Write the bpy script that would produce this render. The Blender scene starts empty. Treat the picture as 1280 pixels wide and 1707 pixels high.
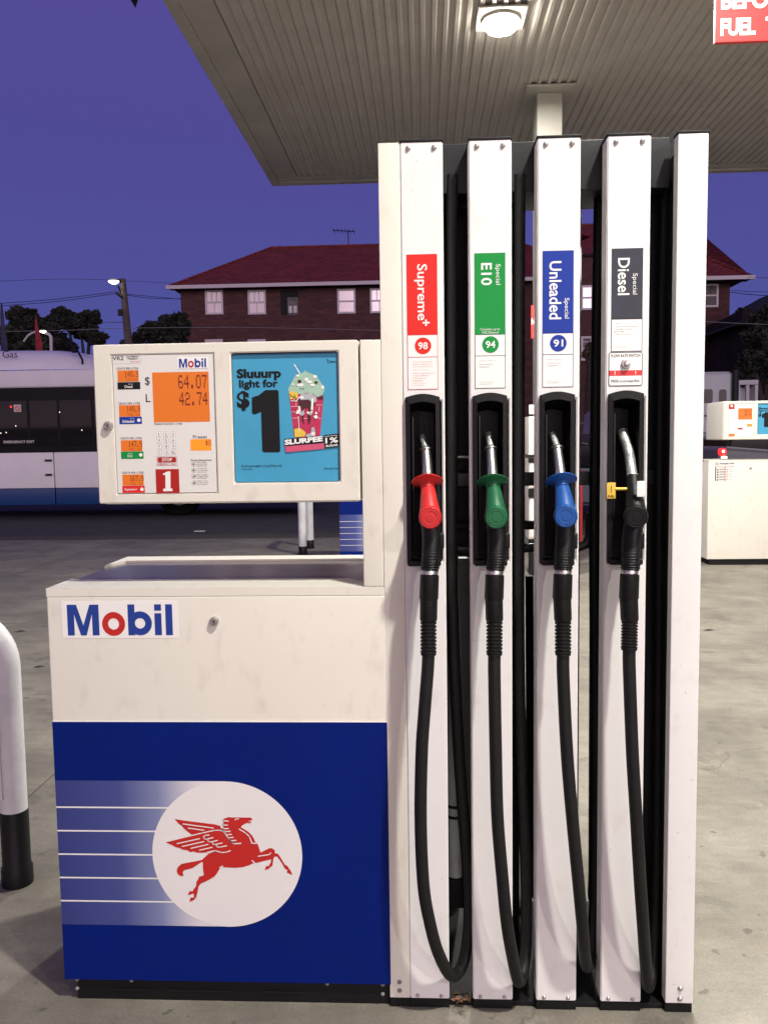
import bpy, bmesh, math, random
from mathutils import Vector, Matrix
from mathutils.geometry import tessellate_polygon
random.seed(7)
SC = bpy.context.scene
COL = SC.collection

# ------------------------------------------------------------------ camera, sky, afterglow, exposure
F = 1386.39; YAW = 2.74344; PITCH = 4.84991; ROLL = -0.81795
CAM = Vector((0, -2.092, 1.5))
_y, _p, _r = (math.radians(a) for a in (YAW, PITCH, ROLL))
_fw = Vector((-math.sin(_y)*math.cos(_p), math.cos(_y)*math.cos(_p), -math.sin(_p)))
_rt = Vector((math.cos(_y), math.sin(_y), 0)); _up = _rt.cross(_fw)
RT = math.cos(_r)*_rt + math.sin(_r)*_up; UP = -math.sin(_r)*_rt + math.cos(_r)*_up
cd = bpy.data.cameras.new('camera'); cam = bpy.data.objects.new('camera', cd); COL.objects.link(cam)
m = Matrix((RT, UP, -_fw)).transposed().to_4x4(); m.translation = CAM; cam.matrix_world = m
cd.sensor_fit = 'VERTICAL'; cd.sensor_height = 36; cd.lens = F/1707*36; cd.clip_end = 1500; cd.clip_start = 0.05
SC.camera = cam

w = bpy.data.worlds.new('World'); SC.world = w; w.use_nodes = True
nt = w.node_tree; bg = nt.nodes['Background']
sky = nt.nodes.new('ShaderNodeTexSky'); sky.sky_type = 'NISHITA'; sky.sun_disc = False
sky.sun_elevation = math.radians(-2.5); sky.sun_rotation = math.radians(180)
sky.air_density = 1.0; sky.dust_density = 0.6; sky.ozone_density = 3.0
tint = nt.nodes.new('ShaderNodeMix'); tint.data_type = 'RGBA'; tint.blend_type = 'MULTIPLY'
tint.inputs[0].default_value = 1.0; tint.inputs[7].default_value = (1.0, 0.74, 1.0, 1)
nt.links.new(sky.outputs[0], tint.inputs[6])
_tc = nt.nodes.new('ShaderNodeTexCoord'); _sx = nt.nodes.new('ShaderNodeSeparateXYZ'); nt.links.new(_tc.outputs['Generated'], _sx.inputs[0])
_rz = nt.nodes.new('ShaderNodeValToRGB'); _el = _rz.color_ramp.elements
_el[0].position = 0.0; _el[0].color = (0.088, 0.120, 0.40, 1); _el[1].position = 1.0; _el[1].color = (0.05, 0.045, 0.20, 1)
for _q, _c in ((0.16, (0.072, 0.080, 0.315)), (0.32, (0.075, 0.066, 0.285)), (0.5, (0.086, 0.066, 0.29))):
    _e = _el.new(_q); _e.color = (*_c, 1)
nt.links.new(_sx.outputs[2], _rz.inputs[0])
# western afterglow (behind the viewer) fading smoothly into the blue side
_mw = nt.nodes.new('ShaderNodeMapRange'); _mw.inputs[1].default_value = 0.15; _mw.inputs[2].default_value = -1.0; nt.links.new(_sx.outputs[1], _mw.inputs[0])
_wg = nt.nodes.new('ShaderNodeMix'); _wg.data_type = 'RGBA'; _wg.inputs[7].default_value = (0.82, 0.56, 0.64, 1)
_lo = nt.nodes.new('ShaderNodeMapRange'); _lo.interpolation_type = 'SMOOTHSTEP'; _lo.inputs[1].default_value = 0.0; _lo.inputs[2].default_value = 0.75; _lo.inputs[3].default_value = 1.0; _lo.inputs[4].default_value = 0.12; nt.links.new(_sx.outputs[2], _lo.inputs[0])
_gm = nt.nodes.new('ShaderNodeMath'); _gm.operation = 'MULTIPLY'; nt.links.new(_mw.outputs[0], _gm.inputs[0]); nt.links.new(_lo.outputs[0], _gm.inputs[1])
nt.links.new(_gm.outputs[0], _wg.inputs[0]); nt.links.new(_rz.outputs[0], _wg.inputs[6])
_ad = nt.nodes.new('ShaderNodeMix'); _ad.data_type = 'RGBA'; _ad.blend_type = 'ADD'; _ad.inputs[0].default_value = 0.15
nt.links.new(_wg.outputs[2], _ad.inputs[6]); nt.links.new(tint.outputs[2], _ad.inputs[7]); nt.links.new(_ad.outputs[2], bg.inputs[0])
SKY_STRENGTH = 1.0
bg.inputs[1].default_value = SKY_STRENGTH

sd = bpy.data.lights.new('afterglow', 'SUN'); sd.energy = 0.78; sd.angle = math.radians(40); sd.color = (1.0, 0.83, 0.91)
so = bpy.data.objects.new('afterglow', sd); COL.objects.link(so)
so.rotation_euler = Vector((-0.3, 1.0, -0.22)).to_track_quat('-Z', 'Y').to_euler()
SC.view_settings.view_transform = 'Standard'; SC.view_settings.look = 'None'
SC.view_settings.exposure = 0; SC.view_settings.gamma = 1
SC.cycles.max_bounces = 6; SC.cycles.diffuse_bounces = 3; SC.cycles.glossy_bounces = 3
SC.cycles.transmission_bounces = 4; SC.cycles.transparent_max_bounces = 8
LAMP_W = 335.0

def at(x, y, Y=0.0):
    d = _fw + RT*((x-640)/F) - UP*((y-853.5)/F)
    return CAM + d*((Y-CAM.y)/d.y)
def xz(x, y, Y=0.0):
    v = at(x, y, Y); return (v.x, v.z)
def ground(x, y, z=0.0):
    d = _fw + RT*((x-640)/F) - UP*((y-853.5)/F)
    return CAM + d*((z-CAM.z)/d.z)

# ------------------------------------------------------------------ materials
def mat(name, col, rough=0.5, metal=0.0, var=0.0, scale=8.0, bump=0.0, bscale=60.0, emit=None, estr=1.0, coat=0.0, spec=0.5, col2=None, det=6):
    M = bpy.data.materials.new(name); M.use_nodes = True; t = M.node_tree; b = t.nodes['Principled BSDF']
    b.inputs['Roughness'].default_value = rough; b.inputs['Metallic'].default_value = metal
    b.inputs['Base Color'].default_value = (*col, 1); b.inputs['Specular IOR Level'].default_value = spec
    if coat: b.inputs['Coat Weight'].default_value = coat; b.inputs['Coat Roughness'].default_value = 0.12
    if emit:
        b.inputs['Emission Color'].default_value = (*emit, 1); b.inputs['Emission Strength'].default_value = estr
    tc = None
    if var or bump or col2:
        tc = t.nodes.new('ShaderNodeTexCoord')
    if var or col2:
        n = t.nodes.new('ShaderNodeTexNoise'); n.inputs['Scale'].default_value = scale; n.inputs['Detail'].default_value = det
        n.inputs['Roughness'].default_value = 0.65
        t.links.new(tc.outputs['Object'], n.inputs['Vector'])
        r = t.nodes.new('ShaderNodeValToRGB'); r.color_ramp.elements[0].position = 0.35; r.color_ramp.elements[1].position = 0.65
        c2 = col2 or tuple(c*(1-var) for c in col)
        r.color_ramp.elements[0].color = (*c2, 1); r.color_ramp.elements[1].color = (*col, 1)
        t.links.new(n.outputs['Fac'], r.inputs[0]); t.links.new(r.outputs[0], b.inputs['Base Color'])
        mr = t.nodes.new('ShaderNodeMapRange'); mr.inputs[3].default_value = min(1, rough+0.12); mr.inputs[4].default_value = max(0.03, rough-0.05)
        t.links.new(n.outputs['Fac'], mr.inputs[0]); t.links.new(mr.outputs[0], b.inputs['Roughness'])
    if bump:
        n2 = t.nodes.new('ShaderNodeTexNoise'); n2.inputs['Scale'].default_value = bscale; n2.inputs['Detail'].default_value = 4
        t.links.new(tc.outputs['Object'], n2.inputs['Vector'])
        bp = t.nodes.new('ShaderNodeBump'); bp.inputs['Strength'].default_value = bump; bp.inputs['Distance'].default_value = 0.01
        t.links.new(n2.outputs['Fac'], bp.inputs['Height']); t.links.new(bp.outputs[0], b.inputs['Normal'])
    return M

def dirty_white(name, base, smudge, streaks=True):
    M = mat(name, base, 0.38, var=0.04, scale=3, bump=0.04, bscale=350)
    t = M.node_tree; b = t.nodes['Principled BSDF']
    tc = [n for n in t.nodes if n.type == 'TEX_COORD'][0]
    src = b.inputs['Base Color'].links[0].from_socket
    n = t.nodes.new('ShaderNodeTexNoise'); n.inputs['Scale'].default_value = 13; n.inputs['Detail'].default_value = 7; n.inputs['Roughness'].default_value = 0.55
    mp = t.nodes.new('ShaderNodeMapping'); mp.inputs['Scale'].default_value = (1.5, 1, 0.8)
    t.links.new(tc.outputs['Object'], mp.inputs[0]); t.links.new(mp.outputs[0], n.inputs['Vector'])
    r = t.nodes.new('ShaderNodeValToRGB'); r.color_ramp.elements[0].position = 0.56; r.color_ramp.elements[1].position = 0.74
    r.color_ramp.elements[0].color = (0, 0, 0, 1); r.color_ramp.elements[1].color = (0.45, 0.45, 0.45, 1)
    t.links.new(n.outputs['Fac'], r.inputs[0])
    mx = t.nodes.new('ShaderNodeMix'); mx.data_type = 'RGBA'; mx.inputs[7].default_value = (*smudge, 1)
    t.links.new(r.outputs[0], mx.inputs[0]); t.links.new(src, mx.inputs[6])
    out = mx.outputs[2]
    if streaks:
        n3 = t.nodes.new('ShaderNodeTexNoise'); n3.inputs['Scale'].default_value = 60; n3.inputs['Detail'].default_value = 3
        mp3 = t.nodes.new('ShaderNodeMapping'); mp3.inputs['Scale'].default_value = (1, 1, 1.0)
        t.links.new(tc.outputs['Object'], mp3.inputs[0]); t.links.new(mp3.outputs[0], n3.inputs['Vector'])
        r3 = t.nodes.new('ShaderNodeValToRGB'); r3.color_ramp.elements[0].position = 0.70; r3.color_ramp.elements[1].position = 0.76
        r3.color_ramp.elements[0].color = (0, 0, 0, 1); r3.color_ramp.elements[1].color = (0.35, 0.35, 0.35, 1)
        t.links.new(n3.outputs['Fac'], r3.inputs[0])
        m3 = t.nodes.new('ShaderNodeMix'); m3.data_type = 'RGBA'; m3.inputs[7].default_value = (0.25, 0.22, 0.18, 1)
        t.links.new(r3.outputs[0], m3.inputs[0]); t.links.new(out, m3.inputs[6]); out = m3.outputs[2]
    t.links.new(out, b.inputs['Base Color'])
    return M

M_CAB = dirty_white('cream_paint', (0.77, 0.735, 0.635), (0.56, 0.50, 0.41))
M_PANEL = dirty_white('white_paint', (0.82, 0.80, 0.77), (0.66, 0.60, 0.55))
M_BLACK = mat('black_plastic', (0.005, 0.005, 0.005), 0.42, spec=0.3, var=0.3, bump=0.15, bscale=220)
M_RUB = mat('hose_rubber', (0.009, 0.009, 0.009), 0.5, spec=0.3, var=0.35, scale=14, bump=0.12, bscale=260)
M_DARK = mat('dark_grey_steel', (0.016, 0.0165, 0.018), 0.5, spec=0.3, var=0.3, scale=12)
M_CHAR = mat('black_steel', (0.007, 0.007, 0.0075), 0.55, spec=0.25, var=0.3)
M_STEEL = mat('brushed_steel', (0.66, 0.64, 0.60), 0.34, 1.0, var=0.25, scale=30)
M_WORN = mat('worn_aluminium', (0.58, 0.58, 0.55), 0.5, 0.75, var=0.5, scale=60, bump=0.3, bscale=120)
M_TRAY = mat('tray_metal', (0.30, 0.275, 0.27), 0.16, 0.55, var=0.12, scale=4)
M_NAVY = mat('navy_print', (0.0006, 0.012, 0.155), 0.5, spec=0.12, var=0.12, scale=3)
M_BLUE = mat('blue_print', (0.012, 0.045, 0.27), 0.4)
M_GBLUE = mat('grade_blue', (0.006, 0.035, 0.30), 0.4, spec=0.3)
M_GRED = mat('grade_red', (0.72, 0.028, 0.02), 0.35, spec=0.2)
M_GGREEN = mat('grade_green', (0.008, 0.27, 0.05), 0.35, spec=0.2)
M_GDARK = mat('grade_charcoal', (0.018, 0.024, 0.038), 0.3, var=0.3, scale=40)
M_RED = mat('print_red', (0.52, 0.018, 0.014), 0.4)
M_DKRED = mat('number_red', (0.42, 0.022, 0.018), 0.35, spec=0.2)
M_WHITE = mat('print_white', (0.86, 0.84, 0.80), 0.4)
M_PALE = mat('console_white', (0.76, 0.74, 0.69), 0.35, var=0.03)
M_INK = mat('ink_black', (0.010, 0.010, 0.011), 0.55, spec=0.2)
M_GREY = mat('ink_grey', (0.22, 0.22, 0.22), 0.5)
M_LCD = mat('backlit_orange', (0.42, 0.11, 0.01), 0.3, emit=(1.0, 0.19, 0.012), estr=0.38)
M_LCD2 = mat('backlit_amber', (0.5, 0.17, 0.01), 0.3, emit=(1.0, 0.27, 0.012), estr=0.62)
M_SEG = mat('lcd_segment', (0.10, 0.012, 0.004), 0.5, emit=(0.10, 0.006, 0.002), estr=0.5)
M_SEG2 = mat('lcd_segment_faint', (0.28, 0.07, 0.01), 0.5, emit=(0.35, 0.06, 0.004), estr=0.5)
M_CYAN = mat('poster_cyan', (0.065, 0.34, 0.54), 0.25, spec=0.2, var=0.08, scale=5)
M_CYANSHADE = mat('poster_cyan_shade', (0.02, 0.12, 0.22), 0.3)
M_MINT = mat('poster_mint', (0.36, 0.55, 0.42), 0.3, var=0.1, scale=40)
M_PINK = mat('poster_pink', (0.55, 0.03, 0.10), 0.3, var=0.25, scale=60)
M_PINK2 = mat('poster_rose', (0.60, 0.09, 0.17), 0.3)
M_YEL = mat('yellow_print', (0.75, 0.50, 0.06), 0.35)
M_BROWN = mat('poster_brown', (0.06, 0.012, 0.012), 0.4)
M_GREYL = mat('poster_grey', (0.42, 0.44, 0.47), 0.4)
M_NRED = mat('nozzle_red', (0.62, 0.022, 0.022), 0.42, var=0.2, scale=25, bump=0.05)
M_NGREEN = mat('nozzle_green', (0.006, 0.13, 0.045), 0.42, var=0.25, scale=25, bump=0.05)
M_NBLUE = mat('nozzle_blue', (0.008, 0.09, 0.36), 0.42, var=0.25, scale=25, bump=0.05)
M_GPIPE = mat('grey_green_pipe', (0.62, 0.68, 0.60), 0.5, var=0.2)
M_RAIL = mat('rail_grey_steel', (0.07, 0.072, 0.072), 0.35, 0.5, var=0.3, scale=20)
M_GPLATE = mat('grey_cover', (0.16, 0.17, 0.16), 0.5, var=0.2)
M_POST = mat('painted_tube_white', (0.74, 0.74, 0.74), 0.35, var=0.2, scale=7, bump=0.08, bscale=60)
M_LAMP = mat('lamp_lens', (0.9, 0.9, 0.9), 0.3, emit=(1.0, 0.93, 0.80), estr=70)
M_FIX = mat('fixture_white', (0.6, 0.58, 0.54), 0.5)
M_SOFFIT = mat('soffit_sheet', (0.52, 0.485, 0.445), 0.5, var=0.12, scale=2.5)
M_SOFFIT2 = mat('soffit_flat', (0.49, 0.455, 0.42), 0.55, var=0.22, scale=1.5)
M_COLUMN = mat('column_paint', (0.44, 0.42, 0.37), 0.5, var=0.08, scale=2)
M_SIGNR = mat('sign_red', (0.68, 0.035, 0.035), 0.45)

def glass_mat(name, col=(0.02, 0.02, 0.025), rough=0.06):
    return mat(name, (0.012, 0.011, 0.012), 0.08, spec=0.35)
M_DGLASS = glass_mat('dark_glass')

# ------------------------------------------------------------------ mesh helpers
class MB:
    def __init__(s): s.v = []; s.f = []; s.smooth = []
    def add(s, vs, fs, smooth=False):
        o = len(s.v); s.v += [tuple(v) for v in vs]; s.f += [tuple(i+o for i in f) for f in fs]; s.smooth += [smooth]*len(fs); return s
    def box(s, x0, x1, y0, y1, z0, z1, b=0.0):
        if b <= 0:
            vs = [(x, y, z) for x in (x0, x1) for y in (y0, y1) for z in (z0, z1)]
            return s.add(vs, [(0,1,3,2), (4,6,7,5), (0,4,5,1), (2,3,7,6), (0,2,6,4), (1,5,7,3)])
        bm = bmesh.new(); bmesh.ops.create_cube(bm, size=1)
        for v in bm.verts:
            v.co = ((x0+x1)/2+v.co.x*(x1-x0), (y0+y1)/2+v.co.y*(y1-y0), (z0+z1)/2+v.co.z*(z1-z0))
        b = min(b, 0.49*min(x1-x0, y1-y0, z1-z0))
        bmesh.ops.bevel(bm, geom=bm.edges[:], offset=b, segments=3, affect='EDGES', profile=0.6)
        bm.verts.index_update()
        s.add([v.co[:] for v in bm.verts], [[v.index for v in f.verts] for f in bm.faces], True); bm.free(); return s
    def tube(s, pts, r, n=12, cap=True, smooth=True):
        pts = [Vector(p) for p in pts]; rs = r if isinstance(r, (list, tuple)) else [r]*len(pts)
        vs = []; prev = None
        for i, p in enumerate(pts):
            t = (pts[min(i+1, len(pts)-1)]-pts[max(i-1, 0)])
            t = t.normalized() if t.length > 1e-9 else Vector((0, 0, 1))
            if prev is None:
                a = Vector((1, 0, 0)) if abs(t.x) < 0.9 else Vector((0, 1, 0)); nn = (a - t*a.dot(t)).normalized()
            else:
                nn = prev - t*prev.dot(t)
                nn = nn.normalized() if nn.length > 1e-6 else prev
            prev = nn; bb = t.cross(nn)
            for k in range(n):
                a = 2*math.pi*k/n; vs.append(p + (nn*math.cos(a)+bb*math.sin(a))*rs[i])
        fs = [(i*n+k, i*n+(k+1) % n, (i+1)*n+(k+1) % n, (i+1)*n+k) for i in range(len(pts)-1) for k in range(n)]
        s.add(vs, fs, smooth)
        if cap:
            o = len(s.v)-len(vs)
            s.f.append(tuple(o+k for k in range(n))[::-1]); s.smooth.append(False)
            s.f.append(tuple(o+(len(pts)-1)*n+k for k in range(n))); s.smooth.append(False)
        return s
    def rtube(s, a, b, prof, n=16):   # profile (t along a->b, radius)
        a = Vector(a); b = Vector(b)
        pts = [a+(b-a)*t for t, _ in prof]
        # guard equal t: axis stays constant
        ax = (b-a).normalized(); h = Vector((1, 0, 0)) if abs(ax.x) < 0.9 else Vector((0, 1, 0))
        nn = (h-ax*h.dot(ax)).normalized(); bb = ax.cross(nn)
        vs = [p+(nn*math.cos(2*math.pi*k/n)+bb*math.sin(2*math.pi*k/n))*r for p, (_, r) in zip(pts, prof) for k in range(n)]
        fs = [(i*n+k, i*n+(k+1) % n, (i+1)*n+(k+1) % n, (i+1)*n+k) for i in range(len(pts)-1) for k in range(n)]
        s.add(vs, fs, True); o = len(s.v)-len(vs)
        s.f.append(tuple(o+k for k in range(n))[::-1]); s.smooth.append(False)
        s.f.append(tuple(o+(len(pts)-1)*n+k for k in range(n))); s.smooth.append(False); return s
    def poly(s, pts, y):              # flat polygon in the XZ plane
        vs = [Vector((p[0], y, p[1])) for p in pts]
        tr = tessellate_polygon([[Vector((p[0], p[1], 0)) for p in pts]])
        fs = []
        for t in tr:
            a, b, c = (pts[i] for i in t)
            fs.append(t if (b[0]-a[0])*(c[1]-a[1])-(b[1]-a[1])*(c[0]-a[0]) > 0 else t[::-1])
        return s.add(vs, fs)
    def rect(s, x0, z0, x1, z1, y):
        if x1 < x0: x0, x1 = x1, x0
        if z1 < z0: z0, z1 = z1, z0
        return s.add([(x0, y, z0), (x1, y, z0), (x1, y, z1), (x0, y, z1)], [(0, 1, 2, 3)])
    def rring(s, x0, z0, x1, z1, t, y):
        s.rect(x0, z0, x1, z0+t, y); s.rect(x0, z1-t, x1, z1, y); s.rect(x0, z0+t, x0+t, z1-t, y); s.rect(x1-t, z0+t, x1, z1-t, y); return s
    def disc(s, cx, cz, r, y, n=32, ri=0.0, rz=None):
        k = (rz or r)/r
        if ri <= 0: return s.poly([(cx+r*math.cos(2*math.pi*i/n), cz+k*r*math.sin(2*math.pi*i/n)) for i in range(n)], y)
        vs = []
        for i in range(n):
            a = 2*math.pi*i/n; c, q = math.cos(a), math.sin(a)
            vs += [(cx+r*c, y, cz+k*r*q), (cx+ri*c, y, cz+k*ri*q)]
        return s.add(vs, [(2*i+1, 2*i, (2*i+2) % (2*n), (2*i+3) % (2*n)) for i in range(n)])
    def stroke(s, pts, wd, y):
        for (a, b) in zip(pts, pts[1:]):
            a = Vector(a); b = Vector(b); d = (b-a)
            if d.length < 1e-7: continue
            d.normalize(); n = Vector((-d.y, d.x))*wd/2; e = d*wd*0.25
            s.add([((a-e-n).x, y, (a-e-n).y), ((b+e-n).x, y, (b+e-n).y), ((b+e+n).x, y, (b+e+n).y), ((a-e+n).x, y, (a-e+n).y)], [(0, 1, 2, 3)])
        return s
    def build(s, name, material, parent=None, off=None):
        me = bpy.data.meshes.new(name); me.from_pydata(s.v, [], s.f)
        me.polygons.foreach_set('use_smooth', s.smooth); me.materials.append(material); me.update()
        o = bpy.data.objects.new(name, me); COL.objects.link(o)
        if any(s.smooth) : 
            try: me.set_sharp_from_angle(angle=math.radians(50))
            except Exception: pass
        return put(o, parent)

def put(o, parent):
    if parent is not None:
        o.parent = parent
        if parent.type == 'EMPTY': o.location = -Vector(parent.get('_b', (0, 0, 0)))
    return o
def thing(name, label, cat, base=(0, 0, 0), group=None):
    o = bpy.data.objects.new(name, None); COL.objects.link(o); o.location = base; o['_b'] = tuple(base)
    o.empty_display_size = 0.1; return tag(o, label, cat, group)
def tag(o, label, cat, group=None):
    o['label'] = label; o['category'] = cat
    if group: o['group'] = group
    return o
def copy_tree(o, parent=None):
    c = o.copy(); COL.objects.link(c); c.parent = parent
    for ch in o.children: copy_tree(ch, c)
    return c
def struct(o): o['kind'] = 'structure'; return o
def rbox(x0, x1, y0, y1, z0, z1, b=0.0): return MB().box(x0, x1, y0, y1, z0, z1, b)

def plate(xs, zs, holes, y0, y1, bev=0.0015):
    """slab between y0 and y1 on an x/z grid with rectangular holes"""
    xs = sorted(xs); zs = sorted(zs); mb = MB()
    def inside(cx, cz): return any(h[0] < cx < h[1] and h[2] < cz < h[3] for h in holes)
    solid = {}
    for i in range(len(xs)-1):
        for j in range(len(zs)-1):
            solid[i, j] = not inside((xs[i]+xs[i+1])/2, (zs[j]+zs[j+1])/2)
    for (i, j), sflag in solid.items():
        if not sflag: continue
        a, b, c, d = xs[i], xs[i+1], zs[j], zs[j+1]
        mb.add([(a, y0, c), (b, y0, c), (b, y0, d), (a, y0, d)], [(0, 1, 2, 3)])
        mb.add([(a, y1, c), (b, y1, c), (b, y1, d), (a, y1, d)], [(3, 2, 1, 0)])
        if not solid.get((i-1, j)): mb.add([(a, y0, c), (a, y0, d), (a, y1, d), (a, y1, c)], [(0, 1, 2, 3)])
        if not solid.get((i+1, j)): mb.add([(b, y0, c), (b, y0, d), (b, y1, d), (b, y1, c)], [(3, 2, 1, 0)])
        if not solid.get((i, j-1)): mb.add([(a, y0, c), (b, y0, c), (b, y1, c), (a, y1, c)], [(3, 2, 1, 0)])
        if not solid.get((i, j+1)): mb.add([(a, y0, d), (b, y0, d), (b, y1, d), (a, y1, d)], [(0, 1, 2, 3)])
    bm = bmesh.new(); vm = [bm.verts.new(v) for v in mb.v]; bm.verts.ensure_lookup_table()
    for f in mb.f: bm.faces.new([vm[i] for i in f])
    bmesh.ops.remove_doubles(bm, verts=bm.verts[:], dist=1e-5)
    bmesh.ops.dissolve_limit(bm, angle_limit=0.01, verts=bm.verts[:], edges=bm.edges[:])
    if bev:
        bmesh.ops.bevel(bm, geom=[e for e in bm.edges if len(e.link_faces) == 2 and e.calc_face_angle(0) > 1], offset=bev, segments=2, affect='EDGES')
    bmesh.ops.triangulate(bm, faces=[f for f in bm.faces if len(f.verts) > 4])
    bm.verts.index_update()
    out = MB(); out.add([v.co[:] for v in bm.verts], [[v.index for v in f.verts] for f in bm.faces], False); bm.free(); return out

_tc = {}
def text_mb(mb, s, x0, z0, x1, z1, y, rot=False, bold=0.0, keep=False, align='L', tilt=0.0):
    """fit string s into a box on the XZ plane; rot = reads downwards"""
    key = (s, bold)
    if key not in _tc:
        cu = bpy.data.curves.new('t', 'FONT'); cu.body = s; cu.offset = bold; cu.resolution_u = 3
        o = bpy.data.objects.new('t', cu); COL.objects.link(o); bpy.context.view_layer.update()
        me = bpy.data.meshes.new_from_object(o.evaluated_get(bpy.context.evaluated_depsgraph_get()))
        _tc[key] = ([v.co.copy() for v in me.vertices], [tuple(p.vertices) for p in me.polygons])
        bpy.data.objects.remove(o); bpy.data.curves.remove(cu); bpy.data.meshes.remove(me)
    vs, fs = _tc[key]
    if not vs: return mb
    ax, bx = min(v.x for v in vs), max(v.x for v in vs); ay, by = min(v.y for v in vs), max(v.y for v in vs)
    out = []
    for v in vs:
        u = (v.x-ax)/(bx-ax); q = (v.y-ay)/(by-ay)
        if rot: px, pz = x0+q*(x1-x0), z1-u*(z1-z0)
        else: px, pz = x0+u*(x1-x0), z0+q*(z1-z0)
        if tilt: pz += (px-x0)*tilt
        out.append((px, y, pz))
    return mb.add(out, [f for f in fs])
def tpx(mb, s, a, b, y=0.0, **k):     # box given by two photo corners on the front plane Y=0
    (x0, z1) = xz(*a); (x1, z0) = xz(*b); return text_mb(mb, s, x0, z0, x1, z1, y, **k)

FONT = {'0':"01110 10001 10001 10001 10001 10001 01110",'1':"00100 01100 00100 00100 00100 00100 01110",'2':"01110 10001 00001 01110 10000 10000 11111",
 '4':"00010 00110 01010 10010 11111 00010 00010",'6':"01110 10000 10000 11110 10001 10001 01110",'7':"11111 00001 00010 00010 00100 00100 00100",
 '8':"01110 10001 10001 01110 10001 10001 01110",'9':"01110 10001 10001 01111 00001 00001 01110",'.':"00000 00000 00000 00000 00000 01100 01100",
 'V':"10001 10001 10001 10001 01010 01010 00100",'R':"11110 10001 10001 11110 10100 10010 10001",'O':"01110 10001 10001 10001 10001 10001 01110",
 'K':"10001 10010 10100 11000 10100 10010 10001",'$':"00100 01111 10100 01110 00101 11110 00100",' ':"00000 "*7}
def dots(mb, s, x0, z0, x1, z1, y):
    n = len(s); cols = n*6-1; cw = (x1-x0)/cols; ch = (z1-z0)/7
    for i, c in enumerate(s):
        for r, row in enumerate(FONT[c].split()):
            for k, b in enumerate(row):
                if b == '1':
                    X = x0+(i*6+k)*cw; Z = z1-(r+1)*ch
                    mb.rect(X, Z, X+cw*0.93, Z+ch*0.93, y)
    return mb
def dpx(mb, s, a, b, y):
    (x0, z1) = xz(*a); (x1, z0) = xz(*b); return dots(mb, s, x0, z0, x1, z1, y)
def rpx(mb, a, b, y):
    (x0, z1) = xz(*a); (x1, z0) = xz(*b); return mb.rect(x0, z0, x1, z1, y)

def mobil(x0, z0, x1, z1, y, parent):
    def T(p): return (x0+(p[0]-91)/384*(x1-x0), z1-(p[1]-235)/108*(z1-z0))
    b = MB(); b.poly([T(p) for p in [(91,235),(125,235),(149,308),(174,235),(207,235),(207,343),(182,343),(182,268),(160,343),(139,343),(116,268),(116,343),(91,343)]], y)
    kx = (x1-x0)/384; kz = (z1-z0)/108
    b.rect(*T((313, 343)), *T((338, 235)), y); b.disc(*T((357, 301)), 43*kx, y-0.0003, 36, 19*kx, 42*kz)
    b.rect(*T((410, 257)), *T((435, 235)), y); b.rect(*T((410, 343)), *T((435, 266)), y); b.rect(*T((450, 343)), *T((475, 235)), y)
    b.build('lettering', M_BLUE, parent)
    MB().disc(*T((260, 303)), 42*kx, y, 36, 20*kx, 42*kz).build('letter_o', M_RED, parent)

def bolt(x, z, y, parent, r=0.0048, m_=None):
    mb = MB(); mb.rtube((x, y, z), (x, y-0.006, z), [(0, r*1.25), (0.15, r*1.25), (0.25, r), (0.7, r*0.85), (0.95, r*0.55), (0.96, r*0.35), (0.6, r*0.3)], 12)
    return mb.build('bolt', m_ or M_STEEL, parent)
def lock(x, z, y, parent, r=0.0120):
    mb = MB(); mb.rtube((x, y, z), (x, y-0.012, z), [(0, r), (0.6, r), (0.85, r*0.85), (0.88, r*0.62), (0.7, r*0.58), (0.7, r*0.3), (0.95, r*0.22)], 20)
    o = mb.build('lock', M_STEEL, parent); MB().rect(x-0.0012, z-r*0.3, x+0.0012, z+r*0.3, y-0.0125).build('keyhole', M_INK, o); return o

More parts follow.
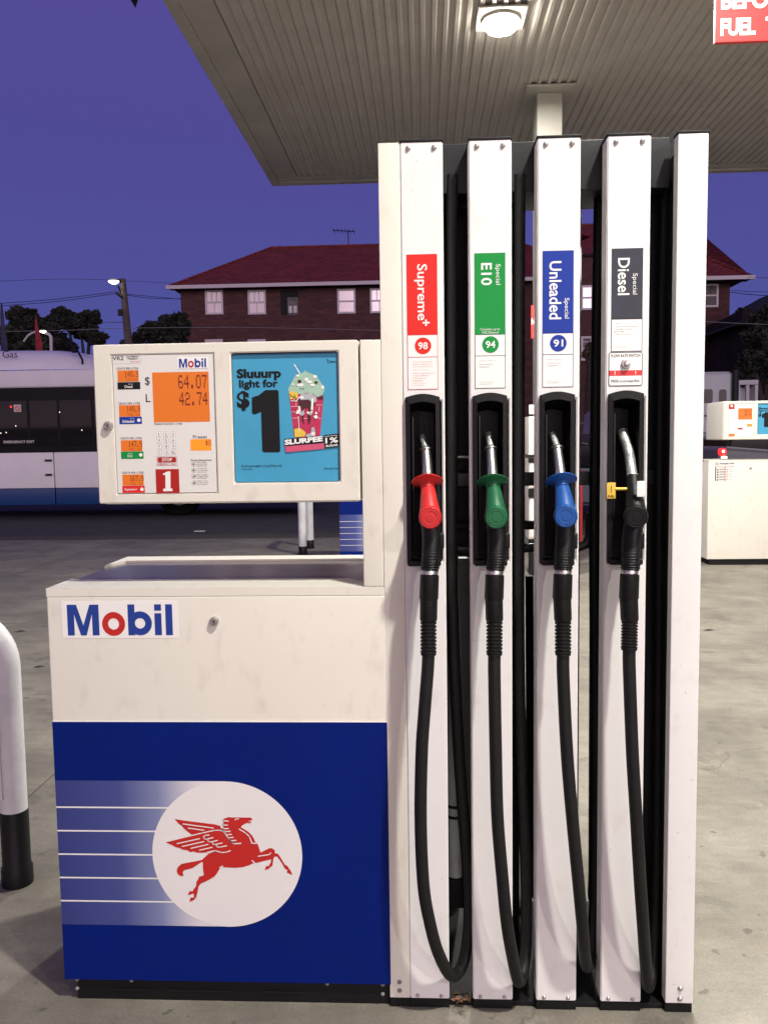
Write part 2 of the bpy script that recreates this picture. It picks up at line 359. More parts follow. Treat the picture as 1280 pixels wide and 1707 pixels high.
# ------------------------------------------------------------------ ground, road, far ground
def concrete_mat():
    M = bpy.data.materials.new('concrete'); M.use_nodes = True; t = M.node_tree; b = t.nodes['Principled BSDF']
    tc = t.nodes.new('ShaderNodeTexCoord'); geo = t.nodes.new('ShaderNodeNewGeometry')
    def noise(sc, det=8, rough=0.6, vec=None, dist=0.0):
        n = t.nodes.new('ShaderNodeTexNoise'); n.inputs['Scale'].default_value = sc; n.inputs['Detail'].default_value = det
        n.inputs['Roughness'].default_value = rough; n.inputs['Distortion'].default_value = dist
        t.links.new(vec or geo.outputs['Position'], n.inputs['Vector']); return n.outputs['Fac']
    def ramp(src, stops):
        r = t.nodes.new('ShaderNodeValToRGB'); el = r.color_ramp.elements
        while len(el) < len(stops): el.new(0.5)
        for e, (p, c) in zip(el, stops): e.position = p; e.color = (*c, 1)
        t.links.new(src, r.inputs[0]); return r.outputs[0]
    def mixc(fac, a, bcol, mode='MIX', f=None):
        m_ = t.nodes.new('ShaderNodeMix'); m_.data_type = 'RGBA'; m_.blend_type = mode
        if fac is None: m_.inputs[0].default_value = f
        else: t.links.new(fac, m_.inputs[0])
        for i, v in ((6, a), (7, bcol)):
            if isinstance(v, tuple): m_.inputs[i].default_value = (*v, 1)
            else: t.links.new(v, m_.inputs[i])
        return m_.outputs[2]
    base = ramp(noise(1.7, 12, 0.72), [(0.34, (0.140, 0.126, 0.100)), (0.5, (0.200, 0.180, 0.143)), (0.66, (0.262, 0.238, 0.192))])
    mp = t.nodes.new('ShaderNodeMapping'); mp.inputs['Scale'].default_value = (0.5, 2.2, 1); t.links.new(geo.outputs['Position'], mp.inputs[0])
    brush = ramp(noise(7, 7, 0.7, mp.outputs[0]), [(0.35, (0.84, 0.84, 0.84)), (0.65, (1.06, 1.06, 1.06))])
    c = mixc(None, base, brush, 'MULTIPLY', 1.0)
    stain = ramp(noise(2.6, 10, 0.66, None, 0.2), [(0.60, (0, 0, 0)), (0.625, (0.38, 0.38, 0.38)), (0.75, (0.6, 0.6, 0.6))])
    c = mixc(stain, c, (0.095, 0.09, 0.075))
    spots = ramp(noise(17, 3, 0.5), [(0.675, (0, 0, 0)), (0.70, (0.65, 0.65, 0.65))])
    c = mixc(spots, c, (0.07, 0.065, 0.055))
    pale = ramp(noise(5.3, 9, 0.7), [(0.62, (0, 0, 0)), (0.68, (0.35, 0.35, 0.35))])
    c = mixc(pale, c, (0.34, 0.31, 0.25))
    fine = ramp(noise(120, 4, 0.6), [(0.3, (0.82, 0.82, 0.82)), (0.7, (1.1, 1.1, 1.1))])
    c = mixc(None, c, fine, 'MULTIPLY', 1.0)
    # hairline cracks
    v = t.nodes.new('ShaderNodeTexVoronoi'); v.feature = 'DISTANCE_TO_EDGE'; v.inputs['Scale'].default_value = 0.32
    nz = t.nodes.new('ShaderNodeTexNoise'); nz.inputs['Scale'].default_value = 2.2; nz.inputs['Detail'].default_value = 5
    t.links.new(geo.outputs['Position'], nz.inputs['Vector'])
    va = t.nodes.new('ShaderNodeVectorMath'); va.operation = 'MULTIPLY_ADD'; va.inputs[1].default_value = (0.9, 0.9, 0); t.links.new(nz.outputs['Color'], va.inputs[0]); t.links.new(geo.outputs['Position'], va.inputs[2])
    t.links.new(va.outputs[0], v.inputs['Vector'])
    cr = ramp(v.outputs['Distance'], [(0.0, (0.45, 0.45, 0.45)), (0.0018, (0, 0, 0))])
    c = mixc(cr, c, (0.05, 0.045, 0.04))
    t.links.new(c, b.inputs['Base Color']); b.inputs['Roughness'].default_value = 0.72
    t.links.new(ramp(noise(2.0, 6), [(0.4, (0.8, 0.8, 0.8)), (0.62, (0.5, 0.5, 0.5))]), b.inputs['Roughness'])
    bp = t.nodes.new('ShaderNodeBump'); bp.inputs['Strength'].default_value = 0.25; bp.inputs['Distance'].default_value = 0.006
    t.links.new(noise(45, 6, 0.7), bp.inputs['Height']); t.links.new(bp.outputs[0], b.inputs['Normal'])
    return M
M_CONC = concrete_mat()
M_ASPH = mat('asphalt', (0.05, 0.048, 0.048), 0.8, var=0.35, scale=3, bump=0.5, bscale=90)
M_DIRT = mat('gutter_dirt', (0.09, 0.075, 0.055), 0.9, var=0.5, scale=14, bump=0.6, bscale=40)
M_GRASSY = mat('far_ground', (0.05, 0.055, 0.04), 0.9, var=0.4, scale=0.3)
M_PATH = mat('footpath', (0.16, 0.15, 0.14), 0.8, var=0.25, scale=2)

g = MB(); S = 700
g.add([(-S, -S, -0.03), (S, -S, -0.03), (S, S, -0.03), (-S, S, -0.03)], [(0, 1, 2, 3)])
struct(g.build('ground', M_GRASSY))
fc = struct(rbox(-24, 24, -12, 10.9, -0.025, -0.012).build('forecourt', M_DIRT))
yj = [-12, -8.2, -4.4, -0.6, 3.72, 7.3, 10.9]
xj = [-24, -20, -16, -12.2, -8.4, -4.9, -1.71, 4.1, 8.2, 12.3, 16.4, 20, 24]
for i in range(len(xj)-1):
    for j in range(len(yj)-1):
        gp = 0.004
        rbox(xj[i]+gp, xj[i+1]-gp, yj[j]+gp, yj[j+1]-gp, -0.011, random.uniform(-0.0012, 0.0), 0.003).build('concrete_slab', M_CONC, fc)
struct(rbox(-60, 60, 11.55, 19.8, -0.03, -0.02).build('road', M_ASPH))
struct(rbox(-60, 60, 10.9, 11.55, -0.03, -0.006).build('gutter', M_DIRT))
kb = rbox(-60, 60, 19.8, 20.0, -0.03, 0.12, 0.02).build('kerb', M_PATH); struct(kb)
struct(rbox(-60, 60, 20.0, 23.0, -0.03, 0.11).build('footpath', M_PATH))

# ------------------------------------------------------------------ canopy, lamps, column
HC = 5.3
cn = thing('canopy', 'large flat canopy with ribbed metal soffit over the forecourt', 'canopy', (5, 0, HC))
xr0, xr1, yc0, yc1 = -1.75, 13.0, -9.0, 10.14
sp = 0.104; vs = []; x = xr0; prof = []
while x < xr1:
    prof += [(x, 0.0), (x+0.032, 0.0), (x+0.045, 0.022), (x+0.088, 0.022)]; x += sp
prof.append((x, 0.0)); mb = MB(); vs = []
for (a, dz) in prof: vs += [(a, yc0, HC+dz), (a, yc1, HC+dz)]
mb.add(vs, [(2*i, 2*i+1, 2*i+3, 2*i+2) for i in range(len(prof)-1)]); xr1 = x
mb.build('ribbed_soffit', M_SOFFIT, cn)
rbox(-2.055, xr0-0.012, -9.2, 10.14, HC-0.01, HC+0.03).build('flat_soffit', M_SOFFIT2, cn)
rbox(-2.055, xr1+0.3, 10.152, 10.29, HC-0.01, HC+0.03).build('flat_soffit', M_SOFFIT2, cn)
rbox(-2.17, -2.062, -9.3, 10.42, HC-0.035, HC+0.75).build('fascia', M_SOFFIT2, cn)
rbox(-2.058, xr1+0.4, 10.296, 10.42, HC-0.035, HC+0.75).build('fascia', M_SOFFIT2, cn)
rbox(-2.058, xr1+0.4, -9.42, -9.21, HC-0.035, HC+0.75).build('fascia', M_SOFFIT2, cn)
rbox(xr1+0.31, xr1+0.5, -9.2, 10.29, HC-0.035, HC+0.75).build('fascia', M_SOFFIT2, cn)
rbox(-2.05, xr1+0.3, -9.2, 10.29, HC+0.70, HC+0.74).build('deck', M_DARK, cn)

def lamp(x, y, label, watts=None):
    L = thing('canopy_light', label, 'ceiling light', (x, y, HC), 'downlights in the canopy')
    rbox(x-0.22, x+0.22, y-0.22, y+0.22, HC-0.022, HC-0.004, 0.006).build('mounting_plate', M_FIX, L)
    rg = MB(); rg.rtube((x, y, HC-0.0225), (x, y, HC-0.050), [(0, 0.175), (0.9, 0.168), (1, 0.158), (0.98, 0.145)], 40); rg.build('housing_ring', M_FIX, L)
    ln = MB(); ln.rtube((x, y, HC-0.051), (x, y, HC-0.135), [(0, 0.150), (0.45, 0.147), (0.75, 0.125), (0.92, 0.085), (1, 0.03)], 40); ln.build('lens', M_LAMP, L)
    ld = bpy.data.lights.new('lamp_light', 'AREA'); ld.shape = 'DISK'; ld.size = 0.22; ld.energy = watts or LAMP_W; ld.color = (1.0, 0.975, 0.91)
    lo = bpy.data.objects.new('lamp_light', ld); COL.objects.link(lo); put(lo, L); lo.location = (0, 0, -0.137)
    return L
lamp(0.74, 5.80, 'lit round downlight in the soffit above the pump, left of the column')
lamp(1.55, -1.9, 'lit downlight over the forecourt in front of the nearest pump')
lamp(1.15, 1.95, 'lit downlight over the back of the nearest pump, between the front and rear rows', 250)
lamp(5.2, -6.3, 'lit downlight further right in the front row of the canopy')
lamp(5.3, 5.6, 'lit downlight above the autogas pump at the right', 170)
lamp(8.3, 6.04, 'lit downlight at the far right end of the rear row')

CX0, CX1, CY0, CY1 = 1.283, 1.555, 7.42, 7.78
cl = thing('canopy_column', 'white square steel column carrying the canopy behind the pump', 'column', (1.42, 7.6, 0))
rbox(CX0, CX1, CY0, CY1, 0, HC-0.03, 0.006).build('shaft', M_COLUMN, cl)
rbox(1.155, 1.675, 7.25, 8.05, HC-0.028, HC-0.006, 0.003).build('top_plate', M_COLUMN, cl)
sg = MB(); sg.box(CX0-0.07, CX0-0.004, 7.36, 7.41, 2.62, 2.98); s1 = sg.build('column_sign', M_SIGNR, cl)
t = MB(); text_mb(t, 'NE', CX0-0.068, 2.77, CX0-0.008, 2.84, 7.3585, bold=0.03); t.build('lettering', M_WHITE, s1)

# hanging sign
HX, HZ = xz(1191, 71, 3.0)
hs = thing('hanging_sign', 'red hanging sign with white lettering at the top right corner', 'sign', (HX+0.4, 3.0, HZ))
bd = rbox(HX, HX+0.80, 3.0, 3.03, HZ, HZ+0.62, 0.004).build('board', M_SIGNR, hs)
t = MB(); x0, z0 = xz(1200, 60.5, 3); x1, z1 = xz(1259, 29, 3)
text_mb(t, 'FUEL', x0, z0, x1, z1, 2.998, bold=0.04); text_mb(t, 'TYPE', x1+0.055, z0, x1+0.29, z1, 2.998, bold=0.04)
text_mb(t, 'BEFORE', x0, z0+0.145, x0+0.395, z1+0.145, 2.998, bold=0.04); t.build('lettering', M_WHITE, bd)
for xx in (HX+0.15, HX+0.65): MB().tube([(xx, 3.015, HZ+0.62), (xx, 3.015, HC+0.0)], 0.008, 8).build('hanger_rod', M_STEEL, hs)

pnt = thing('pennant_flag', 'dark pennant tip hanging from a cord at the top left, beside the canopy edge', 'pennant', tuple(at(222, -20, 5.1)))
_p = [at(205, -22, 5.1), at(226, 13, 5.1), at(237, -20, 5.1)]
mb = MB(); mb.poly([(v.x, v.z) for v in _p], 5.1); mb.poly([(v.x, v.z) for v in _p], 5.104); mb.build('cloth', M_CHAR, pnt)
MB().tube([at(180, -26, 5.1), _p[0], _p[2], Vector((-2.17, 5.1, HC+0.02))], 0.004, 6).build('cord', M_CHAR, pnt)

# ------------------------------------------------------------------ fuel dispenser
XL, XR = -0.981, -0.099       # cabinet sides
X0, X1 = -0.1025, -0.0495     # left post
PW = 0.1038; PX = [-0.0490, 0.1170, 0.2825, 0.4497]
R0, R1 = 0.6172, 0.6890
ZT, ZB = 2.2255, 0.0262
ZC = 1.1315; ZBL1, ZBL0 = 0.777, 0.064
CD = 0.60                     # cabinet depth
HL, HR, HZ0, HZ1 = -0.835, -0.1555, 1.347, 1.757

def px_plate_hole(L): return (L+0.0075, L+PW-0.0075, 1.195, 1.600)

def cabinet(root, blue=True, detail=True):
    c = rbox(XL, XR-0.0005, 0.0, CD, ZBL0, ZC-0.022, 0.004).build('cabinet', M_CAB, root)
    # top: pale front and rear folds around a flush steel tray
    rbox(XL+0.0015, XR-0.0015, 0.0015, CD-0.0015, ZC-0.0215, ZC-0.0075).build('sunk_tray', M_TRAY, root)
    for pts in ([(XL, 0), (XR-0.0005, 0), (XR-0.0005, 0.075), (-0.155, 0.075), (-0.207, 0.135), (-0.950, 0.141), (XL, 0.16)],
                [(XL, 0.40), (XL+0.03, 0.505), (-0.21, 0.52), (-0.150, 0.50), (XR-0.0005, 0.50), (XR-0.0005, CD), (XL, CD)]):
        m2 = MB(); tr = tessellate_polygon([[Vector((p[0], p[1], 0)) for p in pts]]); n = len(pts)
        m2.add([(x, y, ZC) for x, y in pts], tr)
        m2.add([(x, y, ZC-0.0215) for x, y in pts]+[(x, y, ZC) for x, y in pts], [(k, (k+1) % n, n+(k+1) % n, n+k) for k in range(n)])
        m2.build('top_fold', M_CAB, root)
    pl = rbox(XL+0.028, XR-0.0005, 0.012, CD-0.02, 0.0, ZBL0-0.0005, 0.001).build('plinth', M_CHAR, root)
    if detail:
        for (bx, by) in [(126, 1634), (126.6, 1652), (217, 1635.6), (544.5, 1641), (637.5, 1643.5), (637.5, 1661.7)]:
            X, Z = xz(bx, by, 0.0); bolt(X, min(Z, 0.055), 0.0115, root, 0.0045, M_GREY)
        for (a, b) in ((-0.86, -0.74), (-0.70, -0.53), (-0.45, -0.34)):
            rbox(a, b, 0.0095, 0.0118, 0.026, 0.031).build('slot', M_INK, pl)
    lock(*xz(358, 1035), -0.0005, root)
    if blue:
        bp = rbox(XL-0.0005, XR-0.001, -0.0012, -0.0001, ZBL0-0.0002, ZBL1, 0.0).build('blue_panel', M_NAVY, root)
        rbox(XL+0.0, XR-0.001, -0.0014, -0.0001, ZBL1+0.0003, ZBL1+0.0028).build('trim_strip', M_WHITE, root)
        MB().add([(XL, -0.0022, 0.2195), (-0.527, -0.0022, 0.2195), (-0.527, -0.0022, 0.6185), (XL, -0.0022, 0.6185)], [(0, 1, 2, 3)]).build('speed_bar', M_GRAD, bp)
        MB().disc(-0.5275, 0.419, 0.1995, -0.0028, 96).build('roundel', M_WHITE2, bp)
        st = MB()
        for z in (0.5455, 0.4808, 0.416, 0.351, 0.2862):
            st.rect(XL, z-0.0021, -0.527-math.sqrt(max(0, 0.1985**2-(z-0.419)**2)), z+0.0021, -0.0026)
        st.build('speed_line', M_WHITE2, bp)
        horse(bp)
        x0, z1 = xz(102.5, 1002); x1, z0 = xz(298.5, 1063.5)
        s = rbox(x0, x1, -0.0006, -0.0001, z0, z1).build('badge', M_WHITE, root)
        a, b = xz(112, 1008); c_, d = xz(289, 1058.5)
        mobil(a, d, c_, b, -0.0012, s)
    return c

def grad_mat():
    M = mat('speed_gradient', (0.1, 0.1, 0.3), 0.42); t = M.node_tree; b = t.nodes['Principled BSDF']
    tc = t.nodes.new('ShaderNodeTexCoord'); sx = t.nodes.new('ShaderNodeSeparateXYZ'); t.links.new(tc.outputs['Object'], sx.inputs[0])
    mr = t.nodes.new('ShaderNodeMapRange'); mr.inputs[1].default_value = XL; mr.inputs[2].default_value = -0.60; t.links.new(sx.outputs[0], mr.inputs[0])
    r = t.nodes.new('ShaderNodeValToRGB'); el = r.color_ramp.elements
    el[0].position = 0; el[0].color = (0.030, 0.042, 0.19, 1); el[1].position = 1; el[1].color = (0.72, 0.70, 0.70, 1)
    for p, c in ((0.45, (0.055, 0.072, 0.25)), (0.72, (0.20, 0.23, 0.40))): e = el.new(p); e.color = (*c, 1)
    t.links.new(mr.outputs[0], r.inputs[0]); t.links.new(r.outputs[0], b.inputs['Base Color']); return M
M_GRAD = grad_mat()
M_WHITE2 = mat('roundel_white', (0.80, 0.775, 0.745), 0.42, var=0.03, scale=6)

def horse(parent):
    a = lambda p: xz(270+p[0]/10.667, 1350+p[1]/10.667)
    c = lambda p: xz(370+p[0]/9.846, 1350+p[1]/9.846)
    body = [c(p) for p in [(22,143),(80,122),(125,108),(155,115),(475,117),(492,130),(508,158),(470,166),(430,178),(490,185),(480,205),(450,212),(425,203),(370,225),(335,250),(318,275),(375,310),(440,350),(500,410),(535,470),(558,530),(590,550),(612,600),(625,650),(637,690),(700,660),(780,622),(815,617),(850,635),(878,662),(868,690),(880,705),(920,705),(950,745),(1000,830),(1040,890),(1085,915),(1100,945),(1140,1000),(1160,1060),(1070,1020),(1080,985),(1070,968),(1040,960),(1005,890),(960,820),(915,760),(880,755),(855,775),(845,830),(835,905),(790,940),(770,960),(705,978),(730,915),(745,905),(775,918),(785,880),(805,860),(815,800),(690,830),(570,862),(530,860),(450,900),(350,930),(230,942),(120,937),(15,930)]]
    body += [a(p) for p in [(1050,1010),(1020,1060),(980,1130),(940,1175),(850,1230),(720,1290),(690,1310),(660,1350),(645,1440),(620,1540),(575,1595),(500,1625),(510,1570),(530,1545),(565,1550),(582,1530),(572,1475),(540,1485),(475,1505),(475,1480),(510,1430),(555,1440),(570,1400),(615,1350),(625,1260),(650,1235),(670,1175),(735,1160),(755,1140),(740,1050),(735,920),(722,912),(640,965),(560,1020),(480,1045),(410,1060),(378,1095),(395,1165),(340,1165),(290,1130),(272,1070),(290,1010),(350,955),(430,935),(600,905),(720,880),(760,840),(830,775),(900,745),(950,728),(840,738),(740,752),(640,750),(560,728),(520,742),(450,705),(390,700),(310,665),(260,655),(200,622),(150,600),(78,565),(160,548),(360,498),(560,450),(530,425),(470,380),(400,320),(360,270),(310,240),(236,153),(400,180),(720,220),(960,250),(1040,275),(1082,315),(1085,215),(1105,168)]]
    MB().poly(body, -0.0034).build('winged_horse', M_RED, parent)
    s = MB(); W = 0.0029
    for L in [[(530,446),(720,400),(950,350),(1030,350),(1090,365),(1130,400),(1180,480),(1230,550),(1262,580)],[(1060,290),(1085,330),(1098,360)],
              [(385,238),(925,312)],[(478,313),(758,350)],[(280,588),(680,500)],[(372,638),(755,552)],[(525,672),(832,600)],[(675,706),(905,652)],
              [(850,435),(780,440),(745,470),(770,505),(800,510),(920,480)],[(830,510),(830,545),(870,560),(1000,530)],[(910,560),(915,595),(950,605),(1080,575)],
              [(980,610),(985,645),(1040,650),(1160,625)],[(820,740),(960,712),(1060,745),(1150,740),(1225,712)],[(1035,1015),(1090,985)]]:
        s.stroke([a(p) for p in L], W, -0.0040)
    for L in [[(120,455),(150,510),(200,545),(320,538)],[(25,165),(115,175)],[(25,240),(100,238)],[(28,300),(115,293)],[(70,345),(145,340)],[(98,395),(165,390)],[(125,445),(195,440)],[(160,495),(240,488)],
              [(290,305),(400,370),(460,430),(497,525)],[(485,530),(565,540)],[(600,750),(780,722),(810,695)],[(500,820),(545,858)],[(225,155),(245,132),(280,138)],[(28,150),(20,250),(25,320),(60,360)]]:
        s.stroke([c(p) for p in L], W, -0.0040)
    s.build('horse_highlight', M_WHITE2, parent)

def zc(x, y): return (180+x/6.4, 580+y/6.4)     # console close-up coordinates
def zp(x, y): return (380+x/6.4, 580+y/6.4)     # poster close-up coordinates

def head(root, num='1', detail=True):
    # front plate with two openings
    c0, c1, cz0, cz1 = -0.7825, -0.523, 1.3755, 1.727
    p0, p1, pz0, pz1 = -0.479, -0.2095, 1.400, 1.7265
    body = rbox(HL, HR, 0.0165, 0.54, HZ0, HZ1, 0.016).build('head_housing', M_CAB, root)
    fr = plate([HL+0.004, c0, c1, p0, p1, HR-0.004], [HZ0+0.004, cz0, pz0, pz1, cz1, HZ1-0.004], [(c0, c1, cz0, cz1), (p0, p1, pz0, pz1)], 0.0, 0.0163, 0.0028).build('head_door', M_CAB, root)
    rbox(c0+0.0004, c1-0.0004, 0.0025, 0.0155, cz0+0.0004, cz1-0.0004).build('console_edge', M_GREY, root)
    cp = rbox(c0+0.0018, c1-0.0018, 0.0012, 0.0024, cz0+0.0018, cz1-0.0018).build('console_panel', M_PALE, root)
    if detail: lock(*xz(182, 710), -0.0004, root)
    Y = 0.0008
    mb = MB(); rpx(mb, zc(472, 262), zc(1090, 785), Y)
    if not detail: mb = MB().rect(-0.682, 1.56, -0.537, 1.679, Y)
    mb.build('price_display', M_LCD, cp)
    mb = MB(); rpx(mb, zc(880, 975), zc(1105, 1092), Y); mb.build('preset_display', M_LCD2, cp)
    nb = MB(); rpx(nb, zc(508, 1295), zc(766, 1548), Y)
    if not detail: nb = MB().rect(-0.780, 1.672, -0.722, 1.722, Y)
    nb = nb.build('pump_number', M_DKRED, cp)
    t = MB()
    if num == '1':
        t.poly([xz(*zc(*p)) for p in [(590,1340),(640,1318),(668,1316),(670,1500),(690,1500),(690,1528),(592,1530),(592,1502),(616,1500),(614,1355),(590,1358)]], 0.0002)
    else:
        text_mb(t, '9', -0.766, 1.680, -0.738, 1.715, 0.0002, bold=0.06)
    t.build('numeral', M_WHITE, nb)
    # poster, recessed
    rbox(p0-0.004, p1+0.004, 0.0105, 0.0155, pz0-0.004, pz1+0.004).build('poster_shade_sheet', M_CYANSHADE, root)  # dark cyan left bare above the poster paints the door frame's shadow
    ps = MB().rect(p0, pz0, p1, pz1-0.006, 0.0098).build('poster', M_CYAN, root)
    poster(ps, detail)
    pb = MB(); pb.rring(p0+0.0002, pz0+0.0002, p1-0.0002, pz1-0.0002, 0.0016, 0.006); pb.build('poster_edge', M_INK, root)
    if not detail:
        mb = MB().rect(-0.775, 1.383, -0.715, 1.412, Y); mb.build('unit_display', M_LCD, cp)
        MB().rect(-0.682, 1.455, -0.632, 1.472, Y).build('stop_key', M_DKRED, cp)
        t = MB(); dots(t, '64.07', -0.615, 1.64, -0.545, 1.67, 0.0004); dots(t, '42.74', -0.615, 1.60, -0.545, 1.63, 0.0004)
        t.build('digits', M_SEG, cp)
        return
    ink = MB(); grey = MB()
    tpx(ink, 'VR2', zc(50, 88), zc(168, 130), Y, bold=0.012)
    tpx(ink, 'EQUIPMENT', zc(195, 86), zc(332, 102), Y, bold=0.01); tpx(ink, 'PRESENT', zc(212, 107), zc(322, 124), Y, bold=0.01)
    for q in (210, 583, 955, 1322): tpx(ink, 'CENTS PER LITRE', zc(92+(q-210)*0.052, q), zc(325+(q-210)*0.05, q+19), Y)
    tpx(ink, '$', zc(393, 310), zc(450, 405), Y); tpx(ink, 'L', zc(403, 493), zc(457, 577), Y)
    tpx(ink, 'MINIMUM DELIVERY 2 LITRES', zc(495, 804), zc(795, 818), Y)
    tpx(ink, 'Preset', zc(908, 932), zc(1060, 965), Y); tpx(ink, 'Preset Instructions', zc(885, 1187), zc(1105, 1205), Y, bold=0.008)
    for i, ys in enumerate((1240, 1305, 1372, 1440)):
        X, Z = xz(*zc(914+i*2, ys)); ink.disc(X, Z, 0.0056, Y, 20, 0.0050)
        ink.rect(X-0.002, Z-0.002, X+0.002, Z+0.002, Y) if i < 2 else ink.poly([(X-0.004, Z-0.002), (X+0.003, Z-0.001), (X+0.002, Z+0.003), (X-0.001, Z+0.001)], Y)
        for k, ss in enumerate((('Select dollar', 'amount then', 'Press OK and'), ('To change enter', 'C to clear then', 'choose amount'), ('Place nozzle', 'in tank and', 'squeeze trigger'), ('Replace nozzle', 'and pay inside', 'the shop'))[i]):
            tpx(ink, ss, zc(946+i*2, ys-26+k*19), zc(1052+i*3+(k % 2)*12, ys-15+k*19), Y)
    ink.build('console_lettering', M_INK, cp)
    st = MB(); x0, z1 = xz(*zc(38, 78)); x1, z0 = xz(*zc(350, 165)); st.rring(x0, z0, x1, z1, 0.0004, Y)
    st.build('sticker_outline', M_GREY, cp)
    oo = MB(); X, Z = xz(*zc(252, 146)); oo.disc(X, Z, 0.003, Y, 16, 0.0018, 0.0015); tpx(oo, 'controls', zc(268, 138), zc(340, 152), Y); oo.build('maker_mark', M_SIGNR, cp)
    x0, z1 = xz(*zc(738, 100)); x1, z0 = xz(*zc(1068, 215)); bdg = rbox(x0, x1, 0.0004, 0.0011, z0, z1).build('badge', M_WHITE, cp)
    # letters directly beside the badge as lettering parts of the console
    a, b = xz(*zc(758, 116)); c_, d = xz(*zc(1050, 205)); mobil(a, d, c_, b, 0.0001, cp)
    # small displays and grade strips
    rows = [((102,240),(330,358),'148.9','72140',(102,367),(347,440),'Diesel',(180,400),(265,426),M_INK,None),
            ((118,612),(350,730),'149.9','VR2 OK',(122,737),(364,810),'Unleaded',(155,768),(283,797),M_GBLUE,(332,771)),
            ((138,985),(370,1100),'147.9','VR2 OK',(140,1107),(383,1182),'E10',(212,1140),(262,1166),M_GGREEN,(352,1141)),
            ((155,1352),(385,1465),'167.9','VR2 OK',(155,1472),(396,1545),'Supreme+',(180,1497),(315,1527),M_GRED,(365,1508))]
    seg = MB(); seg2 = MB(); wt = MB()
    for (a, b, n1, n2, c, d, g, e, f, gm, ci) in rows:
        mb = MB(); rpx(mb, zc(*a), zc(*b), Y); mb.build('unit_display', M_LCD, cp)
        dpx(seg, n1, zc(b[0]-150, a[1]+9), zc(b[0]-2, a[1]+68), 0.0003)
        dpx(seg2, n2, zc(b[0]-145, a[1]+84), zc(b[0]-8, a[1]+112), 0.0003)
        mb = MB(); rpx(mb, zc(*c), zc(*d), Y); mb.build('grade_strip', gm, cp)
        tpx(wt, g, zc(*e), zc(*f), 0.0003, bold=0.015)
        tpx(wt, 'Special', zc(f[0]-45, e[1]-20), zc(f[0], e[1]-8), 0.0003) if g != 'Supreme+' else None
        if ci: X, Z = xz(*zc(*ci)); wt.disc(X, Z, 0.0046, 0.0003, 20)
    dpx(seg, '64.07', zc(750, 290), zc(1058, 428), 0.0003); dpx(seg, '42.74', zc(760, 474), zc(1068, 608), 0.0003)
    dpx(seg, '$0', zc(1040, 985), zc(1101, 1040), 0.0003)
    seg.build('digits', M_SEG, cp); seg2.build('faint_digits', M_SEG2, cp); wt.build('strip_lettering', M_WHITE, cp)
    # keypad
    ks = [['1','2','3'],['4','5','6'],['7','8','9'],['C','0','FILL']]
    for r in range(4):
        for k in range(3):
            X, Z = xz(*zc(545+75*k+r*3, 918+r*66)); h = 0.0058
            kk = MB(); pts = rrect(X-h, Z-h, X+h, Z+h, 0.0022); kk.poly(pts, 0.0009); ko = kk.build('key', M_GREY, cp)
            k2 = MB(); k2.poly(rrect(X-h+0.0005, Z-h+0.0005, X+h-0.0005, Z+h-0.0005, 0.0018), 0.0006)
            k2.build('key_face', M_WHITE, cp)
            lt = MB(); w_ = (0.0012 if ks[r][k] == '1' else 0.0024) if len(ks[r][k]) == 1 else 0.0046
            text_mb(lt, ks[r][k], X-w_+0.0004, Z-0.0031, X+w_-0.0004, Z+0.0031, 0.0002); lt.build('key_legend', M_INK, cp)
    x0, z1 = xz(*zc(530, 1167)); x1, z0 = xz(*zc(730, 1220)); MB().poly(rrect(x0, z0, x1, z1, 0.003), 0.0006).build('stop_key', M_DKRED, cp)
    x0, z1 = xz(*zc(520, 1157)); x1, z0 = xz(*zc(742, 1255)); q = MB(); q.rring(x0, z0, x1, z1, 0.0005, Y)
    tpx(q, 'EMERGENCY ONLY', zc(532, 1231), zc(733, 1250), Y); q.build('stop_outline', M_DKRED, cp)
    q = MB(); tpx(q, 'STOP', zc(578, 1178), zc(686, 1209), 0.0002, bold=0.02); q.build('stop_lettering', M_WHITE, cp)

def rrect(x0, z0, x1, z1, r, n=4):
    pts = []
    for cx, cz, a0 in ((x1-r, z0+r, -90), (x1-r, z1-r, 0), (x0+r, z1-r, 90), (x0+r, z0+r, 180)):
        for i in range(n+1):
            a = math.radians(a0+90*i/n); pts.append((cx+r*math.cos(a), cz+r*math.sin(a)))
    return pts

